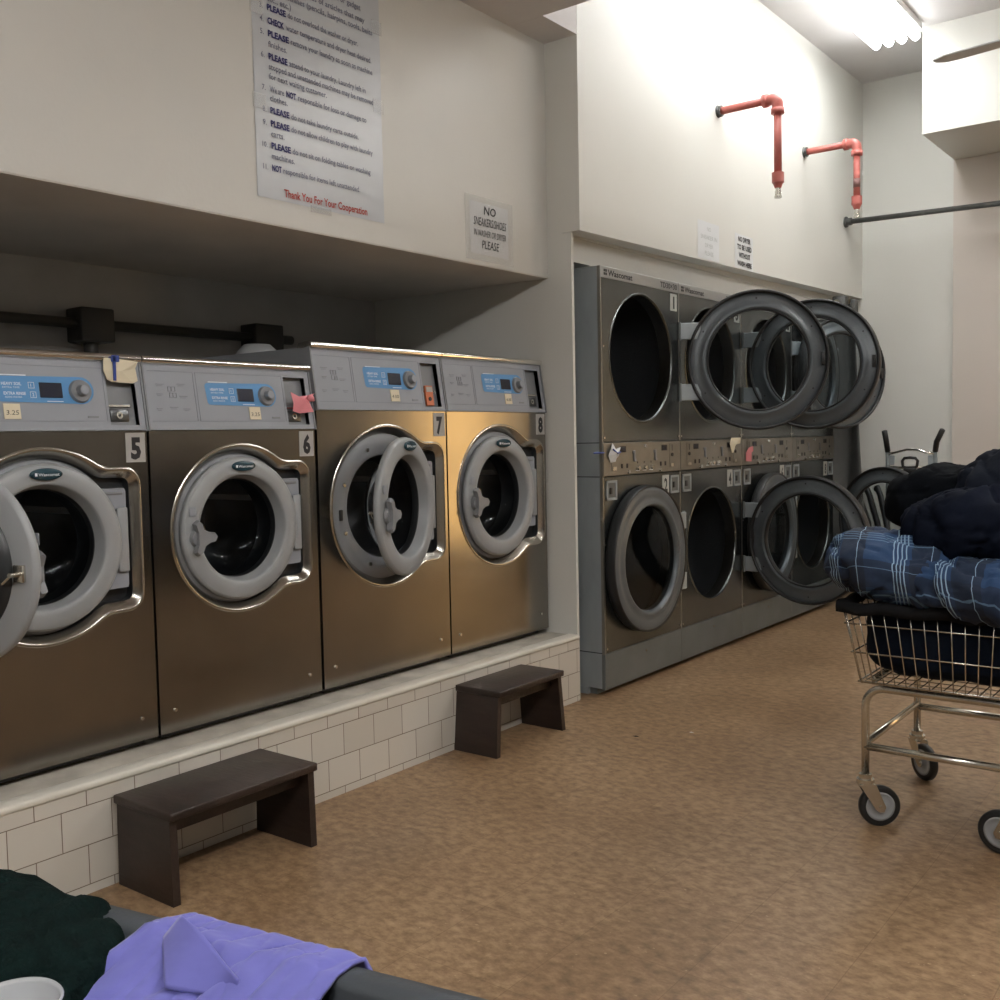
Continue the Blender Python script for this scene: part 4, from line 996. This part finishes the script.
# ------------------------------------------------------------------ laundry in and on the cart
def nvec(p):
    return Vector((noise.noise(p+Vector((9.3, 1.5, 7.9))), noise.noise(p+Vector((3.1, 8.2, 2.4))), noise.noise(p+Vector((5.7, 4.4, 6.6)))))
def crease(v, w=0.07):
    return math.exp(-(v/w)**2)
def heap(name, c, rad, mt, label, cat, seed, amp=0.03, freq=6.0, rot=(0, 0, 0), sq=2.6, nu=96, nv=60, uvk=None, group=None, zmin=None, ridge=0.6, stretch=(1, 1, 1)):
    """soft crumpled cloth body: super-ellipsoid with fold ridges"""
    R = Matrix.Rotation(rot[2], 3, 'Z')@Matrix.Rotation(rot[1], 3, 'Y')@Matrix.Rotation(rot[0], 3, 'X')
    C = Vector(c); vs = []; uv = []
    def sp(x, e): return math.copysign(abs(x)**e, x)
    e = 2.0/sq
    for k in range(nv+1):
        ph = -pi/2+pi*k/nv
        for i in range(nu):
            t = 2*pi*i/nu
            d = Vector((sp(cos(ph), e)*sp(cos(t), e), sp(cos(ph), e)*sp(sin(t), e), sp(sin(ph), e)))
            p_ = Vector((d.x*rad[0], d.y*rad[1], d.z*rad[2]))
            q = Vector((p_.x*stretch[0], p_.y*stretch[1], p_.z*stretch[2]))
            w1 = nvec(q*freq*0.5+Vector((seed, seed*.7, 3)))
            n1 = 1-abs(noise.noise(q*freq+w1*0.8+Vector((seed, 0, 0))))*2.2
            n2 = noise.noise(q*freq*0.45+Vector((0, seed, 5)))
            n3 = 1-abs(noise.noise(q*freq*2.3+w1+Vector((2, seed, 1))))*2
            cr_ = crease(noise.noise(q*freq*0.8+w1*1.2+Vector((9, 1, seed))))+0.6*crease(noise.noise(q*freq*1.7+w1+Vector((seed, 4, 8))))
            nn = Vector((d.x/rad[0], d.y/rad[1], d.z/rad[2])).normalized()
            fade = 1.0
            p_ = p_+nn*amp*(ridge*n1+0.9*n2+0.15*n3-0.65*cr_)*fade
            g_ = R@p_+C
            if zmin is not None and g_.z < zmin: g_.z = zmin+0.002*noise.noise(q*20)
            vs.append(g_)
            if uvk: uv.append((uvk[0]+p_.x*uvk[2]+0.25*p_.z+0.03*w1.x, uvk[1]+p_.z*uvk[3]+0.5*p_.y+0.03*w1.y))
    fs = [[k*nu+i, k*nu+(i+1) % nu, (k+1)*nu+(i+1) % nu, (k+1)*nu+i] for k in range(nv) for i in range(nu)]
    b = MB(mt); b.add(vs, fs, None, True)
    if uvk: b.uv = uv
    o = b.build(name); return tag(o, label, cat, group)
heap('laundry_bag', (1.885, 3.53, 0.645), (0.318, 0.388, 0.125), M['bagcloth'], 'dark navy cloth bulk filling the wire basket of the cart', 'laundry', 3.1, 0.012, 5, sq=4.2, zmin=0.512)
def hemf(u, v):
    # collar of dark cloth folded over the basket rim, front and left sides
    pass
hm = MB(M['hem'])
P = []
for t in range(0, 25): P.append((1.545+0.66*(1-t/24), 3.110+0.006*sin(t*1.7), 0.752+0.004*sin(t*1.1)))
for t in range(1, 28): P.append((1.545+0.004*sin(t), 3.110+0.84*t/27, 0.752+0.004*sin(t*1.3)))
vs = []
for (x, y, z) in P:
    fr_ = y < 3.12
    ox, oy = (0, -1) if fr_ else (-1, 0)
    for (o_, dz) in ((0.010, -0.026), (0.013, -0.01), (0.010, 0.006), (-0.012, 0.010), (-0.03, -0.004), (-0.03, -0.010), (-0.010, 0.004), (0.006, -0.002), (0.007, -0.026)): vs.append((x+ox*o_, y+oy*o_, z+dz))
n = len(P); m_ = 9
hm.add(vs, [[i*m_+k, i*m_+(k+1) % m_, (i+1)*m_+(k+1) % m_, (i+1)*m_+k] for i in range(n-1) for k in range(m_)]+[list(range(m_))[::-1], [(n-1)*m_+k for k in range(m_)]], None, True)
tag(hm.build('liner_hem'), 'charcoal cloth hem folded over the rim of the wire basket', 'cloth')
heap('comforter', (1.685, 3.27, 0.855), (0.200, 0.20, 0.098), M['plaid'], 'blue plaid comforter bundle at the left end of the heap', 'comforter', 1.3, 0.026, 8, rot=(0, radians(6), radians(4)), uvk=(0.04, 0.02, 1.0, 1.1), sq=2.4)
heap('comforter', (1.94, 3.20, 0.812), (0.225, 0.16, 0.092), M['plaid'], 'blue plaid comforter fold low at the front of the heap, right of the left bundle', 'comforter', 4.6, 0.024, 8, rot=(0, radians(4), radians(-6)), uvk=(0.13, 0.03, 0.9, 0.5), sq=2.3)
heap('navy_jacket', (1.905, 3.36, 0.985), (0.220, 0.20, 0.110), M['navy'], 'dark navy quilted jacket lying across the middle of the heap above the plaid comforter', 'jacket', 7.7, 0.030, 6.5, rot=(0, radians(-4), radians(-14)), sq=2.2)
heap('black_garment', (1.765, 3.66, 1.040), (0.230, 0.16, 0.118), M['blackcloth'], 'black cloth garment hanging at the back left of the heap', 'garment', 9.2, 0.022, 7, rot=(0, radians(0), radians(0)), sq=2.6)
heap('black_garment', (1.78, 3.56, 0.90), (0.165, 0.17, 0.12), M['blackcloth'], 'black folded cloth tucked between the plaid comforter and the jacket', 'garment', 12.2, 0.02, 7, rot=(0, radians(20), 0), sq=2.4)
heap('slate_coat', (2.005, 3.60, 1.062), (0.200, 0.22, 0.122), M['navy2'], 'slate navy puffy coat forming the top right of the heap', 'coat', 14.1, 0.032, 7.5, rot=(0, radians(8), radians(10)), sq=2.3)

# ------------------------------------------------------------------ laundry bin in the foreground
th = atan2(0.087, 0.437)
bn = empty('laundry_bin', (1.667, 0.586, 0), th); tag(bn, 'charcoal plastic laundry bin at the bottom left with clothes over its rim', 'laundry bin')
bl0, bl1, bd0 = -0.42, 0.66, -0.62
def tub_ring(z, ins):
    r = 0.07; x0, x1, y0, y1 = bl0+ins, bl1-ins, bd0+ins, -ins; P = []
    for (cx, cy, a0) in ((x1-r, y1-r, 0), (x0+r, y1-r, pi/2), (x0+r, y0+r, pi), (x1-r, y0+r, 3*pi/2)):
        for i in range(7): a = a0+pi/2*i/6; P.append((cx+r*cos(a), cy+r*sin(a), z))
    return P
rings = [tub_ring(0.14, 0.05), tub_ring(0.735, 0.022), tub_ring(0.740, 0.0), tub_ring(0.792, -0.002), tub_ring(0.800, 0.004), tub_ring(0.800, 0.026), tub_ring(0.792, 0.032), tub_ring(0.735, 0.036), tub_ring(0.16, 0.062)]
n = len(rings[0]); vs = [p for r in rings for p in r]
fs = [[k*n+i, k*n+(i+1) % n, (k+1)*n+(i+1) % n, (k+1)*n+i] for k in range(len(rings)-1) for i in range(n)]+[list(range(n))[::-1], [(len(rings)-1)*n+i for i in range(n)]]
MB(M['bin']).add(vs, fs, None, True).build('tub', bn)
for (x, y) in ((bl0+0.15, bd0+0.14), (bl1-0.15, bd0+0.14), (bl1-0.15, -0.14), (bl0+0.15, -0.14)):
    MB(M['rubber']).cyl((x, y-0.018, 0.05), (x, y+0.018, 0.05), 0.05, 24).box((x-0.03, y-0.025, 0.05), (x+0.03, y+0.025, 0.142), M['galv']).build('caster', bn)

def shirt(u, v):
    # laid over the far rim: u along the rim, v from outside edge over the rim and down inside
    x = 0.100+(0.205)*u
    x += (v-0.15)*(-0.13*(1-u)-0.03*u)
    path = [(0.016, 0.775), (0.006, 0.803), (-0.030, 0.803), (-0.10, 0.770), (-0.20, 0.715), (-0.32, 0.665)]
    s = v*(len(path)-1); i = min(int(s), len(path)-2); f = s-i
    y = path[i][0]+(path[i+1][0]-path[i][0])*f; z = path[i][1]+(path[i+1][1]-path[i][1])*f
    q = Vector((u*1.6, v*3.4, 2.0)); w_ = 0.005 if v > 0.3 else 0.002
    z += w_*(0.6-abs(noise.noise(q*1.4))*2.0)+0.001*noise.noise(q*4)-min(1, 2*v)*0.004*crease(noise.noise(Vector((u*4+v*1.5, v*0.8, 7))), 0.10)-min(1, 2*v)*0.0025*crease(noise.noise(Vector((u*9-v*3, v*2.2, 3))), 0.08); y += 0.003*noise.noise(q*2+Vector((4, 1, 0)))
    return (x, y, z)
so = sheet_surf('purple_shirt', shirt, 70, 90, M['shirt'], 'periwinkle cotton shirt spread over the rim of the charcoal bin', 'shirt', th=0.004)
so.location = (1.667, 0.586, 0); so.rotation_euler = (0, 0, th)
def flap(u, v):
    x = 0.108+0.105*u-0.012*v*(1-u); y = -0.022-0.040*u-0.046*v*(1-abs(u-0.42)*1.7); z = 0.8185-0.018*u-0.030*v*(1-abs(u-0.42)*0.8)+0.003*sin(5*u)
    return (x, y, z)
sheet_surf('collar_flap', flap, 24, 12, M['shirt'], th=0.003, parent=so)
heap('dark_green_sweater', (1.562, 0.455, 0.722), (0.195, 0.130, 0.112), M['knit'], 'very dark green knitted sweater bunched in the left end of the bin', 'sweater', 21.0, 0.012, 12, rot=(0, 0, th), sq=2.6)
cp = empty('plastic_cup', (1.806, 0.400, 0.718)); tag(cp, 'clear plastic cup rim in the bin at the bottom left corner', 'cup')
MB(M['cup']).lathez([(0.0, 0.0), (0.028, 0.0), (0.038, 0.105), (0.040, 0.107), (0.0385, 0.109), (0.0365, 0.105), (0.0265, 0.003), (0.0, 0.003)], 40).build('cup_body', cp)

# bits on the floor
for k, (x, y, r, mtl, nm, lb) in enumerate(((0.46, 3.75, 0.016, 'ink', 'dark_stain_crumb', 'tiny dark crumb of debris on the floor beyond the short stool'), (0.63, 3.93, 0.012, 'paper', 'paper_scrap', 'tiny white paper scrap on the floor near the dryers'))):
    b = MB(M[mtl]); b.add([(x-r, y, 0.001), (x, y-r*.5, 0.001), (x+r, y+r*.2, 0.001), (x, y+r*.6, 0.001), (x, y, 0.005)], [[0, 1, 4], [1, 2, 4], [2, 3, 4], [3, 0, 4], [3, 2, 1, 0]])
    tag(b.build(nm), lb, 'debris')
